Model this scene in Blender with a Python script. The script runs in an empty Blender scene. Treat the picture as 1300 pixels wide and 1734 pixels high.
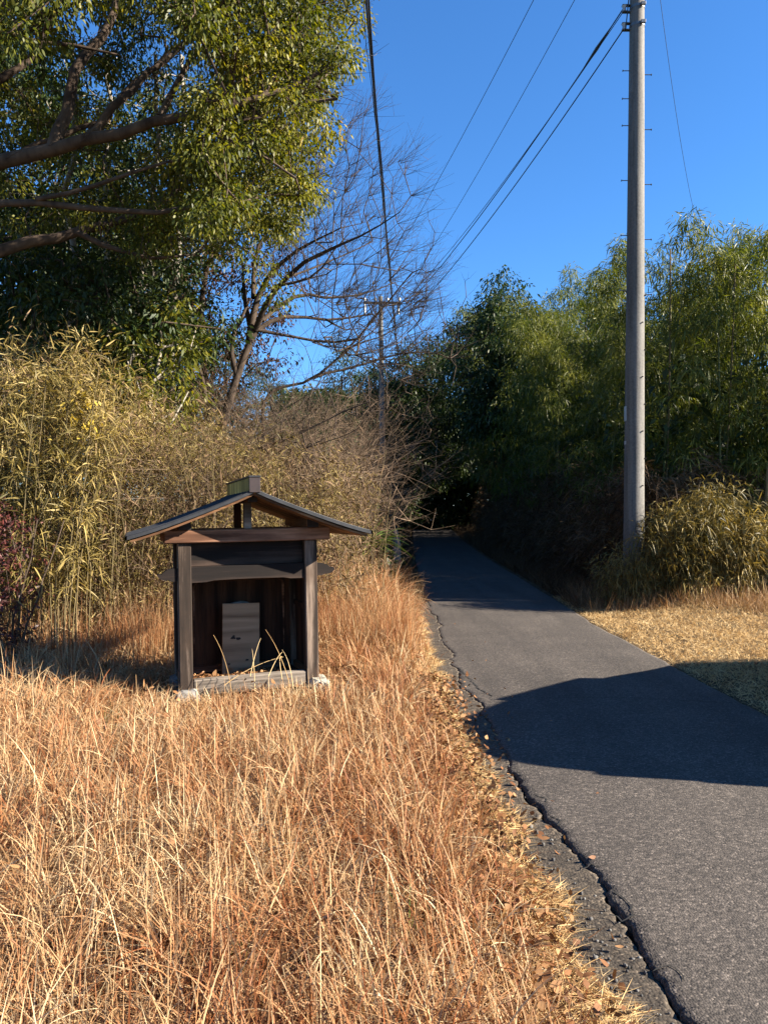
import bpy, math, random
import numpy as np
from mathutils import Vector, Matrix, Euler

R = math.radians
SC = bpy.context.scene
COL = SC.collection
rng = np.random.default_rng(7)
random.seed(7)

# ------------------------------------------------------------------ camera, sky, sun, exposure
CAM_H, FPX, HOR = 1.55, 1252.0, 875.0
cd = bpy.data.cameras.new('camera'); cam = bpy.data.objects.new('camera', cd); COL.objects.link(cam)
cam.location = (0, 0, CAM_H); cam.rotation_euler = (R(90.37), 0, 0)
cd.sensor_fit = 'VERTICAL'; cd.sensor_height = 36.0; cd.lens = 36.0 * FPX / 1734.0
cd.clip_start = 0.05; cd.clip_end = 2000
SC.camera = cam
SUN_AZ, SUN_EL = R(101.5), R(27.0)
w = bpy.data.worlds.new('World'); SC.world = w; w.use_nodes = True
wn = w.node_tree
sky = wn.nodes.new('ShaderNodeTexSky'); sky.sky_type = 'NISHITA'; sky.sun_disc = False
sky.sun_elevation = SUN_EL; sky.sun_rotation = SUN_AZ
sky.altitude = 200; sky.air_density = 1.0; sky.dust_density = 0.0; sky.ozone_density = 8.0
bg = wn.nodes['Background']; bg.inputs[1].default_value = 0.062
hs = wn.nodes.new('ShaderNodeHueSaturation'); hs.inputs['Saturation'].default_value = 1.08
wn.links.new(sky.outputs[0], hs.inputs['Color']); wn.links.new(hs.outputs[0], bg.inputs[0])
sd = bpy.data.lights.new('sun', 'SUN'); sd.energy = 5.0; sd.angle = R(0.5); sd.color = (1.0, 0.90, 0.76)
sun = bpy.data.objects.new('sun', sd); COL.objects.link(sun)
sv = Vector((math.cos(SUN_EL) * math.sin(SUN_AZ), math.cos(SUN_EL) * math.cos(SUN_AZ), math.sin(SUN_EL)))
sun.rotation_euler = (-sv).to_track_quat('-Z', 'Y').to_euler()
sun.location = (20, -5, 12)
SC.view_settings.view_transform = 'Standard'; SC.view_settings.look = 'None'
SC.view_settings.exposure = 2.2; SC.view_settings.gamma = 1.0
SC.render.engine = 'CYCLES'
SC.cycles.max_bounces = 6; SC.cycles.diffuse_bounces = 3; SC.cycles.transmission_bounces = 4
SC.cycles.transparent_max_bounces = 4; SC.cycles.glossy_bounces = 2


def px(u, v, Y):
    """point at distance Y seen in the direction (u, v) of the photograph"""
    return np.array([(u - 650) / FPX * Y, Y, CAM_H - (v - HOR) / FPX * Y])


# ------------------------------------------------------------------ helpers
def tag(o, label=None, cat=None, group=None, kind=None):
    if label: o['label'] = label
    if cat: o['category'] = cat
    if group: o['group'] = group
    if kind: o['kind'] = kind
    return o


def empty(name, loc=(0, 0, 0), rot=(0, 0, 0)):
    o = bpy.data.objects.new(name, None); COL.objects.link(o)
    o.location = loc; o.rotation_euler = rot; o.empty_display_size = 0.2
    return o


def mesh_np(name, V, F, mat, rnd=None, parent=None, smooth=False):
    V = np.asarray(V, dtype=np.float32); F = np.asarray(F, dtype=np.int32)
    me = bpy.data.meshes.new(name)
    n, k = F.shape
    me.vertices.add(len(V)); me.vertices.foreach_set('co', V.ravel())
    me.loops.add(n * k); me.loops.foreach_set('vertex_index', F.ravel())
    me.polygons.add(n); me.polygons.foreach_set('loop_start', np.arange(0, n * k, k, dtype=np.int32))
    if smooth: me.polygons.foreach_set('use_smooth', np.ones(n, dtype=bool))
    me.update(calc_edges=True)
    if rnd is not None:
        a = me.attributes.new('rnd', 'FLOAT', 'POINT'); a.data.foreach_set('value', np.asarray(rnd, dtype=np.float32))
    me.materials.append(mat)
    o = bpy.data.objects.new(name, me); COL.objects.link(o)
    if parent: o.parent = parent
    return o


class MB:
    """collects polygons for one mesh object"""
    def __init__(s): s.v = []; s.f = []
    def add(s, V, F):
        b = len(s.v); s.v += [tuple(map(float, p)) for p in V]; s.f += [tuple(i + b for i in f) for f in F]
        return s
    def box(s, x0, x1, y0, y1, z0, z1, jit=0.0, bev=0.004):
        # chamfered box
        b = min(bev, (x1 - x0) / 3, (y1 - y0) / 3, (z1 - z0) / 3)
        pts = []
        idx = {}
        for ix, (X, sx) in enumerate(((x0, 1), (x1, -1))):
            for iy, (Y, sy) in enumerate(((y0, 1), (y1, -1))):
                for iz, (Z, sz) in enumerate(((z0, 1), (z1, -1))):
                    j = [random.uniform(-jit, jit) for _ in range(3)]
                    for a in range(3):
                        p = [X + sx * b, Y + sy * b, Z + sz * b]
                        p[a] = (X, Y, Z)[a]
                        idx[(ix, iy, iz, a)] = len(pts)
                        pts.append([p[q] + j[q] for q in range(3)])
        F = []
        I = lambda ix, iy, iz, a: idx[(ix, iy, iz, a)]
        F += [(I(0,0,0,0), I(0,0,1,0), I(0,1,1,0), I(0,1,0,0)), (I(1,0,0,0), I(1,1,0,0), I(1,1,1,0), I(1,0,1,0))]
        F += [(I(0,0,0,1), I(1,0,0,1), I(1,0,1,1), I(0,0,1,1)), (I(0,1,0,1), I(0,1,1,1), I(1,1,1,1), I(1,1,0,1))]
        F += [(I(0,0,0,2), I(0,1,0,2), I(1,1,0,2), I(1,0,0,2)), (I(0,0,1,2), I(1,0,1,2), I(1,1,1,2), I(0,1,1,2))]
        for a in range(2):
            for c in range(2):
                F.append((I(a,c,0,0), I(a,c,1,0), I(a,c,1,1), I(a,c,0,1)))
                F.append((I(a,0,c,0), I(a,1,c,0), I(a,1,c,2), I(a,0,c,2)))
                F.append((I(0,a,c,1), I(1,a,c,1), I(1,a,c,2), I(0,a,c,2)))
                for d in range(2):
                    F.append((I(a,c,d,0), I(a,c,d,1), I(a,c,d,2)))
        return s.add(pts, F)
    def prism(s, poly, y0, y1):
        n = len(poly)
        V = [(p[0], y0, p[1]) for p in poly] + [(p[0], y1, p[1]) for p in poly]
        F = [tuple(range(n)), tuple(range(2 * n - 1, n - 1, -1))] + [(i, (i + 1) % n, n + (i + 1) % n, n + i) for i in range(n)]
        return s.add(V, F)
    def cyl(s, p0, p1, r0, r1, n=12, cap=True):
        V, F = tube_arr([p0, p1], [r0, r1], n)
        s.add(V, [tuple(f) for f in F])
        if cap:
            b = len(s.v) - 2 * n
            s.f.append(tuple(b + i for i in range(n - 1, -1, -1))); s.f.append(tuple(b + n + i for i in range(n)))
        return s
    def build(s, name, mat, parent=None, smooth=False, fix=True):
        import bmesh
        me = bpy.data.meshes.new(name); me.from_pydata(s.v, [], s.f)
        if fix:
            bm = bmesh.new(); bm.from_mesh(me); bmesh.ops.recalc_face_normals(bm, faces=bm.faces); bm.to_mesh(me); bm.free()
        if smooth: me.polygons.foreach_set('use_smooth', np.ones(len(me.polygons), dtype=bool))
        me.materials.append(mat); me.update()
        o = bpy.data.objects.new(name, me); COL.objects.link(o)
        if parent: o.parent = parent
        return o


def tube_arr(pts, rad, n=6):
    P = np.asarray(pts, float); r = np.asarray(rad, float)
    T = np.gradient(P, axis=0); T /= np.linalg.norm(T, axis=1)[:, None] + 1e-9
    m = T.mean(0); up = np.array([0, 0, 1.0]) if abs(m[2]) < 0.8 * np.linalg.norm(m) + 1e-9 else np.array([0, 1.0, 0])
    A = np.cross(T, up); A /= np.linalg.norm(A, axis=1)[:, None] + 1e-9
    B = np.cross(T, A)
    a = np.linspace(0, 2 * math.pi, n, endpoint=False)
    V = P[:, None, :] + r[:, None, None] * (np.cos(a)[None, :, None] * A[:, None, :] + np.sin(a)[None, :, None] * B[:, None, :])
    k = len(P)
    i = np.arange(k - 1)[:, None] * n; j = np.arange(n)[None, :]; jn = (j + 1) % n
    F = np.stack([i + j, i + jn, i + n + jn, i + n + j], -1).reshape(-1, 4)
    return V.reshape(-1, 3), F


def tubes(name, items, mat, parent=None, smooth=True):
    """items: (points, radii, sides)"""
    Vs, Fs, b = [], [], 0
    rn = []
    for pts, rad, n in items:
        V, F = tube_arr(pts, rad, n)
        Vs.append(V); Fs.append(F + b); b += len(V); rn.append(np.full(len(V), random.random()))
    return mesh_np(name, np.concatenate(Vs), np.concatenate(Fs), mat, np.concatenate(rn), parent, smooth)


def unit(a): return a / (np.linalg.norm(a, axis=-1, keepdims=True) + 1e-9)


def leaf_arr(P, D, L, W, droop, K=2, prof=None, roll=1.0, rnd=None, rg=rng):
    N = len(P); D = unit(D)
    L = np.broadcast_to(L, N); W = np.broadcast_to(W, N); droop = np.broadcast_to(droop, N)
    up = np.tile([0, 0, 1.0], (N, 1))
    S = unit(np.cross(D, up) + 1e-4)
    Bn = np.cross(S, D)
    a = rg.normal(0, roll, N)[:, None]
    S = S * np.cos(a) + Bn * np.sin(a)
    t = np.linspace(0, 1, K + 1)
    if prof is None: prof = np.sin(np.pi * (0.06 + 0.90 * t ** 0.85))
    prof = np.asarray(prof)
    C = P[:, None, :] + D[:, None, :] * (L[:, None] * t[None])[..., None]
    C[..., 2] -= (droop * L)[:, None] * (t ** 2)[None]
    off = S[:, None, :] * (W[:, None] * 0.5 * prof[None])[..., None]
    V = np.stack([C - off, C + off], 2).reshape(-1, 3)
    base = np.arange(N)[:, None] * (2 * (K + 1)); i = np.arange(K)[None] * 2
    F = np.stack([base + i, base + i + 1, base + i + 3, base + i + 2], -1).reshape(-1, 4)
    if rnd is None: rnd = rg.random(N)
    return V, F, np.repeat(rnd, 2 * (K + 1))


def join_arr(items):
    Vs, Fs, Rs, b = [], [], [], 0
    for V, F, r in items:
        Vs.append(V); Fs.append(F + b); Rs.append(r); b += len(V)
    return np.concatenate(Vs), np.concatenate(Fs), np.concatenate(Rs)


def sph(n, rg=rng): return unit(rg.normal(size=(n, 3)))


def ss(x, a, b):
    t = np.clip((x - a) / (b - a), 0, 1); return t * t * (3 - 2 * t)


def patch(x, y, s=1.0, ph=0.0):
    return 0.5 + 0.25 * (np.sin(1.7 * s * x + 2.3 * s * y + ph) * np.cos(2.9 * s * x - 1.3 * s * y + 1.7 * ph) +
                         np.sin(5.1 * s * x + 1.1 + ph) * np.sin(4.3 * s * y + 0.4 - ph))


# ------------------------------------------------------------------ materials
def nt(name):
    m = bpy.data.materials.new(name); m.use_nodes = True
    t = m.node_tree; p = t.nodes['Principled BSDF']
    return m, t, p


def N(t, kind, **kw):
    n = t.nodes.new(kind)
    for k, v in kw.items():
        if k.startswith('i_'):
            key = k[2:]
            n.inputs[int(key) if key.isdigit() else key].default_value = v
        else: setattr(n, k, v)
    return n


def ramp(t, stops, interp='LINEAR'):
    n = t.nodes.new('ShaderNodeValToRGB'); cr = n.color_ramp; cr.interpolation = interp
    while len(cr.elements) < len(stops): cr.elements.new(0.5)
    for e, (p, c) in zip(cr.elements, stops):
        e.position = p; e.color = (c[0], c[1], c[2], 1)
    return n


def foliage_mat(name, stops, rough=0.55, trans=0.3, spec=0.4, nscale=1.2, nmix=0.35, tcol=None, k=0.60):
    stops = [(p_, tuple(q * k for q in c_)) for p_, c_ in stops]
    m, t, p = nt(name)
    at = N(t, 'ShaderNodeAttribute', attribute_name='rnd')
    tc = N(t, 'ShaderNodeTexCoord')
    no = N(t, 'ShaderNodeTexNoise', i_Scale=nscale, i_Detail=2.0)
    t.links.new(tc.outputs['Object'], no.inputs['Vector'])
    mr = N(t, 'ShaderNodeMapRange'); mr.inputs[1].default_value = 0.3; mr.inputs[2].default_value = 0.7
    t.links.new(no.outputs[0], mr.inputs[0])
    mx = N(t, 'ShaderNodeMix', data_type='FLOAT'); mx.inputs[0].default_value = nmix
    t.links.new(at.outputs['Fac'], mx.inputs[2]); t.links.new(mr.outputs[0], mx.inputs[3])
    rp = ramp(t, stops); t.links.new(mx.outputs[0], rp.inputs[0])
    t.links.new(rp.outputs[0], p.inputs['Base Color'])
    p.inputs['Roughness'].default_value = max(rough, .5)
    p.inputs['Specular IOR Level'].default_value = spec * .45
    if trans > 0:
        tr = N(t, 'ShaderNodeBsdfTranslucent')
        g = N(t, 'ShaderNodeMix', data_type='RGBA', blend_type='MULTIPLY'); g.inputs[0].default_value = 1
        tcv = tcol or (1.15, 1.1, 0.6)
        g.inputs[7].default_value = (*tcv, 1)
        t.links.new(rp.outputs[0], g.inputs[6]); t.links.new(g.outputs[2], tr.inputs[0])
        ms = N(t, 'ShaderNodeMixShader'); ms.inputs[0].default_value = trans
        out = t.nodes['Material Output']
        t.links.new(p.outputs[0], ms.inputs[1]); t.links.new(tr.outputs[0], ms.inputs[2]); t.links.new(ms.outputs[0], out.inputs[0])
    return m


def bark_mat(name, c1, c2, scale=6, stretch=(1, 1, 0.25), bump=0.3, spots=None, k=0.55):
    c1 = tuple(q * k for q in c1); c2 = tuple(q * k for q in c2)
    m, t, p = nt(name)
    tc = N(t, 'ShaderNodeTexCoord'); mp = N(t, 'ShaderNodeMapping'); mp.inputs['Scale'].default_value = stretch
    no = N(t, 'ShaderNodeTexNoise', i_Scale=scale, i_Detail=6.0, i_Roughness=0.65)
    t.links.new(tc.outputs['Object'], mp.inputs[0]); t.links.new(mp.outputs[0], no.inputs['Vector'])
    rp = ramp(t, [(0.3, c1), (0.7, c2)]); t.links.new(no.outputs[0], rp.inputs[0])
    t.links.new(rp.outputs[0], p.inputs['Base Color'])
    b = N(t, 'ShaderNodeBump', i_Strength=bump, i_Distance=0.02); t.links.new(no.outputs[0], b.inputs['Height'])
    t.links.new(b.outputs[0], p.inputs['Normal']); p.inputs['Roughness'].default_value = 0.9
    p.inputs['Specular IOR Level'].default_value = 0.2
    return m


def wood_mat(name, axis, c1, c2, c3=None, grain=26, rough=0.85, bump=0.5, knots=True, k=0.36):
    c1 = tuple(q * k for q in c1); c2 = tuple(q * k for q in c2); c3 = tuple(q * k for q in c3) if c3 else None
    """weathered timber, grain along the given axis"""
    m, t, p = nt(name)
    tc = N(t, 'ShaderNodeTexCoord'); mp = N(t, 'ShaderNodeMapping')
    s = [1.0, 1.0, 1.0]; s['xyz'.index(axis)] = 0.07
    mp.inputs['Scale'].default_value = s
    t.links.new(tc.outputs['Object'], mp.inputs[0])
    n0 = N(t, 'ShaderNodeTexNoise', i_Scale=3.2, i_Detail=1.0, i_Distortion=0.3); t.links.new(mp.outputs[0], n0.inputs['Vector'])
    mu = N(t, 'ShaderNodeMath', operation='MULTIPLY'); mu.inputs[1].default_value = 9.0; t.links.new(n0.outputs[0], mu.inputs[0])
    fr = N(t, 'ShaderNodeMath', operation='PINGPONG'); fr.inputs[1].default_value = 1.0; t.links.new(mu.outputs[0], fr.inputs[0])
    n1 = N(t, 'ShaderNodeTexNoise', i_Scale=grain * 1.5, i_Detail=5.0, i_Roughness=0.7); t.links.new(mp.outputs[0], n1.inputs['Vector'])
    n2 = N(t, 'ShaderNodeTexNoise', i_Scale=2.5, i_Detail=3.0); t.links.new(tc.outputs['Object'], n2.inputs['Vector'])
    mx = N(t, 'ShaderNodeMix', data_type='FLOAT'); mx.inputs[0].default_value = 0.68
    t.links.new(fr.outputs[0], mx.inputs[2]); t.links.new(n1.outputs[0], mx.inputs[3])
    rp = ramp(t, [(0.30, tuple(q * .6 for q in c1)), (0.45, c1), (0.72, tuple(q * 1.25 for q in c2))]); t.links.new(mx.outputs[0], rp.inputs[0])
    m2 = N(t, 'ShaderNodeMix', data_type='RGBA'); t.links.new(rp.outputs[0], m2.inputs[6])
    m2.inputs[7].default_value = (*(c3 or c1), 1)
    mr = N(t, 'ShaderNodeMapRange'); mr.inputs[1].default_value = 0.48; mr.inputs[2].default_value = 0.72; mr.inputs[4].default_value = 0.7
    t.links.new(n2.outputs[0], mr.inputs[0]); t.links.new(mr.outputs[0], m2.inputs[0])
    last = m2.outputs[2]
    if knots:
        v = N(t, 'ShaderNodeTexVoronoi', i_Scale=3.4); mk = N(t, 'ShaderNodeMapping')
        s2 = [1.0, 1.0, 1.0]; s2['xyz'.index(axis)] = 0.7; mk.inputs['Scale'].default_value = s2
        t.links.new(tc.outputs['Object'], mk.inputs[0]); t.links.new(mk.outputs[0], v.inputs['Vector'])
        kr = N(t, 'ShaderNodeMapRange'); kr.inputs[1].default_value = 0.045; kr.inputs[2].default_value = 0.075
        kr.inputs[3].default_value = 0.8; kr.inputs[4].default_value = 0.0
        t.links.new(v.outputs['Distance'], kr.inputs[0])
        m3 = N(t, 'ShaderNodeMix', data_type='RGBA'); t.links.new(last, m3.inputs[6]); m3.inputs[7].default_value = (0.02, 0.012, 0.008, 1)
        t.links.new(kr.outputs[0], m3.inputs[0]); last = m3.outputs[2]
    t.links.new(last, p.inputs['Base Color'])
    b = N(t, 'ShaderNodeBump', i_Strength=bump, i_Distance=0.004); t.links.new(mx.outputs[0], b.inputs['Height'])
    t.links.new(b.outputs[0], p.inputs['Normal']); p.inputs['Roughness'].default_value = rough
    p.inputs['Specular IOR Level'].default_value = 0.25
    return m


def plain_mat(name, c, rough=0.6, metal=0.0, nvar=0.15, nscale=8, bump=0.05, coat=0.0, k=0.38):
    c = tuple(q * k for q in c)
    m, t, p = nt(name)
    tc = N(t, 'ShaderNodeTexCoord')
    no = N(t, 'ShaderNodeTexNoise', i_Scale=nscale, i_Detail=5.0); t.links.new(tc.outputs['Object'], no.inputs['Vector'])
    a = tuple(x * (1 - nvar) for x in c); b_ = tuple(min(1, x * (1 + nvar)) for x in c)
    rp = ramp(t, [(0.3, a), (0.7, b_)]); t.links.new(no.outputs[0], rp.inputs[0]); t.links.new(rp.outputs[0], p.inputs['Base Color'])
    p.inputs['Roughness'].default_value = rough; p.inputs['Metallic'].default_value = metal
    p.inputs['Coat Weight'].default_value = coat
    if bump:
        b = N(t, 'ShaderNodeBump', i_Strength=bump * 4, i_Distance=0.005); t.links.new(no.outputs[0], b.inputs['Height']); t.links.new(b.outputs[0], p.inputs['Normal'])
    return m


def asphalt_mat(name='worn_asphalt', base=(0.064, 0.053, 0.043), loose=False):
    m, t, p = nt(name)
    tc = N(t, 'ShaderNodeTexCoord')
    v = N(t, 'ShaderNodeTexVoronoi', i_Scale=115.0 if not loose else 85.0, i_Randomness=1.0); t.links.new(tc.outputs['Object'], v.inputs['Vector'])
    sepc = N(t, 'ShaderNodeSeparateColor'); t.links.new(v.outputs['Color'], sepc.inputs[0])
    rp = ramp(t, [(0.0, tuple(x * 0.35 for x in base)), (0.45, tuple(x * 0.75 for x in base)), (0.8, base), (0.93, tuple(x * 1.5 for x in base)), (1.0, tuple(x * 2.1 for x in base))])
    t.links.new(sepc.outputs[0], rp.inputs[0])
    n = N(t, 'ShaderNodeTexNoise', i_Scale=1.1, i_Detail=5.0, i_Roughness=0.6); t.links.new(tc.outputs['Object'], n.inputs['Vector'])
    mr = N(t, 'ShaderNodeMapRange'); mr.inputs[1].default_value = 0.3; mr.inputs[2].default_value = 0.7; mr.inputs[3].default_value = 0.8; mr.inputs[4].default_value = 1.22
    t.links.new(n.outputs[0], mr.inputs[0])
    n3 = N(t, 'ShaderNodeTexNoise', i_Scale=35, i_Detail=3.0); t.links.new(tc.outputs['Object'], n3.inputs['Vector'])
    mr3 = N(t, 'ShaderNodeMapRange'); mr3.inputs[1].default_value = 0.35; mr3.inputs[2].default_value = 0.65; mr3.inputs[3].default_value = 0.75; mr3.inputs[4].default_value = 1.2
    t.links.new(n3.outputs[0], mr3.inputs[0])
    mpw = N(t, 'ShaderNodeMapping'); mpw.inputs['Scale'].default_value = (2.2, 0.16, 1); t.links.new(tc.outputs['Object'], mpw.inputs[0])
    n4 = N(t, 'ShaderNodeTexNoise', i_Scale=1.3, i_Detail=3.0); t.links.new(mpw.outputs[0], n4.inputs['Vector'])
    mr4 = N(t, 'ShaderNodeMapRange'); mr4.inputs[1].default_value = 0.35; mr4.inputs[2].default_value = 0.65; mr4.inputs[3].default_value = 0.84; mr4.inputs[4].default_value = 1.14
    t.links.new(n4.outputs[0], mr4.inputs[0])
    m5 = N(t, 'ShaderNodeMath', operation='MULTIPLY'); t.links.new(mr.outputs[0], m5.inputs[0]); t.links.new(mr4.outputs[0], m5.inputs[1])
    mm = N(t, 'ShaderNodeMath', operation='MULTIPLY'); t.links.new(m5.outputs[0], mm.inputs[0]); t.links.new(mr3.outputs[0], mm.inputs[1])
    vm = N(t, 'ShaderNodeVectorMath', operation='SCALE'); t.links.new(rp.outputs[0], vm.inputs[0]); t.links.new(mm.outputs[0], vm.inputs['Scale'])
    t.links.new(vm.outputs[0], p.inputs['Base Color'])
    inv = N(t, 'ShaderNodeMath', operation='SUBTRACT'); inv.inputs[0].default_value = 1.0; t.links.new(v.outputs['Distance'], inv.inputs[1])
    ad = N(t, 'ShaderNodeMath', operation='ADD'); t.links.new(inv.outputs[0], ad.inputs[0]); t.links.new(n3.outputs[0], ad.inputs[1])
    b = N(t, 'ShaderNodeBump', i_Strength=0.6 if not loose else 0.5, i_Distance=0.004 if not loose else 0.006); t.links.new(ad.outputs[0], b.inputs['Height'])
    t.links.new(b.outputs[0], p.inputs['Normal'])
    p.inputs['Roughness'].default_value = 0.8; p.inputs['Specular IOR Level'].default_value = 0.35
    return m


def ground_mat():
    m, t, p = nt('dry_soil')
    tc = N(t, 'ShaderNodeTexCoord')
    n = N(t, 'ShaderNodeTexNoise', i_Scale=2.0, i_Detail=8.0, i_Roughness=0.7); t.links.new(tc.outputs['Object'], n.inputs['Vector'])
    mp = N(t, 'ShaderNodeMapping'); mp.inputs['Scale'].default_value = (1, 2.2, 1); t.links.new(tc.outputs['Object'], mp.inputs[0])
    n2 = N(t, 'ShaderNodeTexNoise', i_Scale=45, i_Detail=5.0, i_Roughness=0.75); t.links.new(mp.outputs[0], n2.inputs['Vector'])
    mx = N(t, 'ShaderNodeMix', data_type='FLOAT'); mx.inputs[0].default_value = 0.6; t.links.new(n.outputs[0], mx.inputs[2]); t.links.new(n2.outputs[0], mx.inputs[3])
    rp = ramp(t, [(0.36, (0.012, 0.008, 0.005)), (0.5, (0.07, 0.047, 0.025)), (0.64, (0.21, 0.15, 0.08))]); t.links.new(mx.outputs[0], rp.inputs[0])
    t.links.new(rp.outputs[0], p.inputs['Base Color'])
    b = N(t, 'ShaderNodeBump', i_Strength=0.8, i_Distance=0.02); t.links.new(mx.outputs[0], b.inputs['Height']); t.links.new(b.outputs[0], p.inputs['Normal'])
    p.inputs['Roughness'].default_value = 0.95; p.inputs['Specular IOR Level'].default_value = 0.1
    return m


M = {}
M['ground'] = ground_mat()
M['asphalt'] = asphalt_mat()
M['shoulder'] = asphalt_mat('crumbled_shoulder', (0.066, 0.051, 0.035), True)
M['crack'] = plain_mat('crack_dark', (0.012, 0.011, 0.010), 1.0, nvar=0.3, bump=0)
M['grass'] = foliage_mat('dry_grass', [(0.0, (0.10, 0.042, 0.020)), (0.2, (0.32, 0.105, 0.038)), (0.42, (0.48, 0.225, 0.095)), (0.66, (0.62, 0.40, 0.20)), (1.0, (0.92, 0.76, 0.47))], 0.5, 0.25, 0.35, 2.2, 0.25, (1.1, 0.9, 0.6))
M['straw'] = foliage_mat('mown_straw', [(0.0, (0.34, 0.19, 0.08)), (0.4, (0.66, 0.43, 0.18)), (1.0, (0.92, 0.70, 0.37))], 0.6, 0.2, 0.3, 2.0, 0.3, (1.1, 0.9, 0.6), .68)
M['weeds'] = foliage_mat('russet_weeds', [(0.0, (0.16, 0.07, 0.035)), (0.5, (0.44, 0.26, 0.12)), (1.0, (0.70, 0.50, 0.27))], 0.6, 0.2, 0.3, 1.4, 0.4, (1.1, 0.9, 0.6))
M['litter'] = foliage_mat('fallen_leaves', [(0.0, (0.10, 0.045, 0.022)), (0.45, (0.30, 0.135, 0.055)), (1.0, (0.52, 0.30, 0.14))], 0.6, 0.1, 0.3, 3, 0.2)
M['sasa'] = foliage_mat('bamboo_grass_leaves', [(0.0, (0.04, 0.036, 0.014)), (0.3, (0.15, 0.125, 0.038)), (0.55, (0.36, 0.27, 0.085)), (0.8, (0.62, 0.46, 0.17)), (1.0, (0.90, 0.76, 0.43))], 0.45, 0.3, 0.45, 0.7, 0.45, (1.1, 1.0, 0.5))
M['sasa_stem'] = bark_mat('bamboo_grass_stems', (0.10, 0.08, 0.035), (0.28, 0.21, 0.10), 9)
M['brush'] = foliage_mat('dead_brush', [(0.0, (0.045, 0.026, 0.016)), (0.5, (0.17, 0.105, 0.058)), (1.0, (0.38, 0.26, 0.15))], 0.8, 0.15, 0.2, 1.0, 0.4)
M['oak'] = foliage_mat('evergreen_oak_leaves', [(0.0, (0.030, 0.045, 0.008)), (0.35, (0.095, 0.115, 0.015)), (0.7, (0.25, 0.235, 0.026)), (0.93, (0.48, 0.38, 0.05)), (1.0, (0.36, 0.18, 0.05))], 0.32, 0.40, 0.6, 0.9, 0.3, (1.3, 1.3, 0.35))
M['evergreen'] = foliage_mat('dark_evergreen_leaves', [(0.0, (0.014, 0.030, 0.009)), (0.5, (0.042, 0.070, 0.018)), (1.0, (0.12, 0.14, 0.03))], 0.35, 0.25, 0.5, 0.8, 0.3, (1.2, 1.3, 0.4))
M['bamboo'] = foliage_mat('bamboo_leaves', [(0.0, (0.035, 0.050, 0.010)), (0.45, (0.12, 0.145, 0.022)), (0.8, (0.30, 0.29, 0.05)), (1.0, (0.55, 0.48, 0.18))], 0.42, 0.35, 0.5, 0.5, 0.4, (1.2, 1.25, 0.5))
M['culm'] = bark_mat('bamboo_culm', (0.07, 0.10, 0.03), (0.22, 0.23, 0.09), 3)
M['brownleaf'] = foliage_mat('withered_vine_leaves', [(0.0, (0.045, 0.022, 0.016)), (0.6, (0.14, 0.065, 0.04)), (1.0, (0.28, 0.16, 0.09))], 0.6, 0.25, 0.3, 1.0, 0.2)
M['redleaf'] = foliage_mat('purple_red_leaves', [(0.0, (0.030, 0.022, 0.016)), (0.45, (0.085, 0.028, 0.026)), (0.8, (0.20, 0.05, 0.04)), (1.0, (0.12, 0.12, 0.04))], 0.25, 0.2, 0.7, 3.0, 0.2, (1.2, 0.8, 0.7))
M['yellowleaf'] = foliage_mat('bright_yellow_leaves', [(0.0, (0.50, 0.34, 0.04)), (1.0, (0.80, 0.60, 0.12))], 0.5, 0.35, 0.4, 3.0, 0.2, (1.2, 1.1, 0.5))
M['palm'] = foliage_mat('palm_fronds', [(0.0, (0.04, 0.08, 0.015)), (1.0, (0.16, 0.22, 0.04))], 0.4, 0.25, 0.5, 3.0, 0.2)
M['green_blade'] = foliage_mat('green_grass_blades', [(0.0, (0.08, 0.16, 0.03)), (1.0, (0.22, 0.33, 0.08))], 0.5, 0.3, 0.4)
M['bark'] = bark_mat('brown_bark', (0.045, 0.030, 0.022), (0.17, 0.12, 0.085), 7)
M['bark_pale'] = bark_mat('pale_grey_bark', (0.16, 0.13, 0.10), (0.62, 0.56, 0.46), 5, (1, 1, 0.6))
M['bark_bare'] = bark_mat('grey_brown_bark', (0.035, 0.024, 0.017), (0.14, 0.10, 0.072), 8)
M['twig'] = bark_mat('tan_twigs', (0.12, 0.075, 0.045), (0.38, 0.27, 0.18), 6)
M['post'] = wood_mat('weathered_post_timber', 'z', (0.075, 0.050, 0.035), (0.44, 0.33, 0.25), (0.15, 0.088, 0.055))
M['beam'] = wood_mat('brown_beam_timber', 'x', (0.20, 0.090, 0.048), (0.66, 0.35, 0.21), (0.30, 0.135, 0.075))
M['plank'] = wood_mat('roof_shade_plank_timber', 'x', (0.020, 0.012, 0.009), (0.105, 0.066, 0.047), (0.04, 0.023, 0.016), grain=18)  # darkened so sunlit tie and panel look roof-shadowed; shade sits in the colour
M['sill'] = wood_mat('grey_sill_timber', 'x', (0.20, 0.165, 0.13), (0.62, 0.52, 0.42), (0.34, 0.27, 0.21))
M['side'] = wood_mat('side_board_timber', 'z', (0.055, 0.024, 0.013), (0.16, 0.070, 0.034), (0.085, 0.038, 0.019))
M['purlin'] = wood_mat('purlin_timber', 'y', (0.20, 0.085, 0.038), (0.55, 0.27, 0.12), (0.32, 0.14, 0.06))
M['purlin_end'] = plain_mat('dark_end_grain', (0.035, 0.024, 0.018), 0.9, nvar=0.4, nscale=30)
M['soffit'] = wood_mat('soffit_boards', 'x', (0.24, 0.11, 0.045), (0.62, 0.34, 0.16), (0.36, 0.17, 0.08))
M['roofmetal'] = plain_mat('dark_roof_sheet', (0.060, 0.062, 0.068), 0.55, 0.35, 0.3, 12, 0.12)
M['capside'] = wood_mat('ridge_cap_boards', 'z', (0.62, 0.40, 0.09), (1.2, 0.80, 0.22), (0.85, 0.55, 0.14), knots=False)
M['capend'] = plain_mat('ridge_cap_end', (0.06, 0.035, 0.035), 0.7, 0.2, 0.25, 20)
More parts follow.
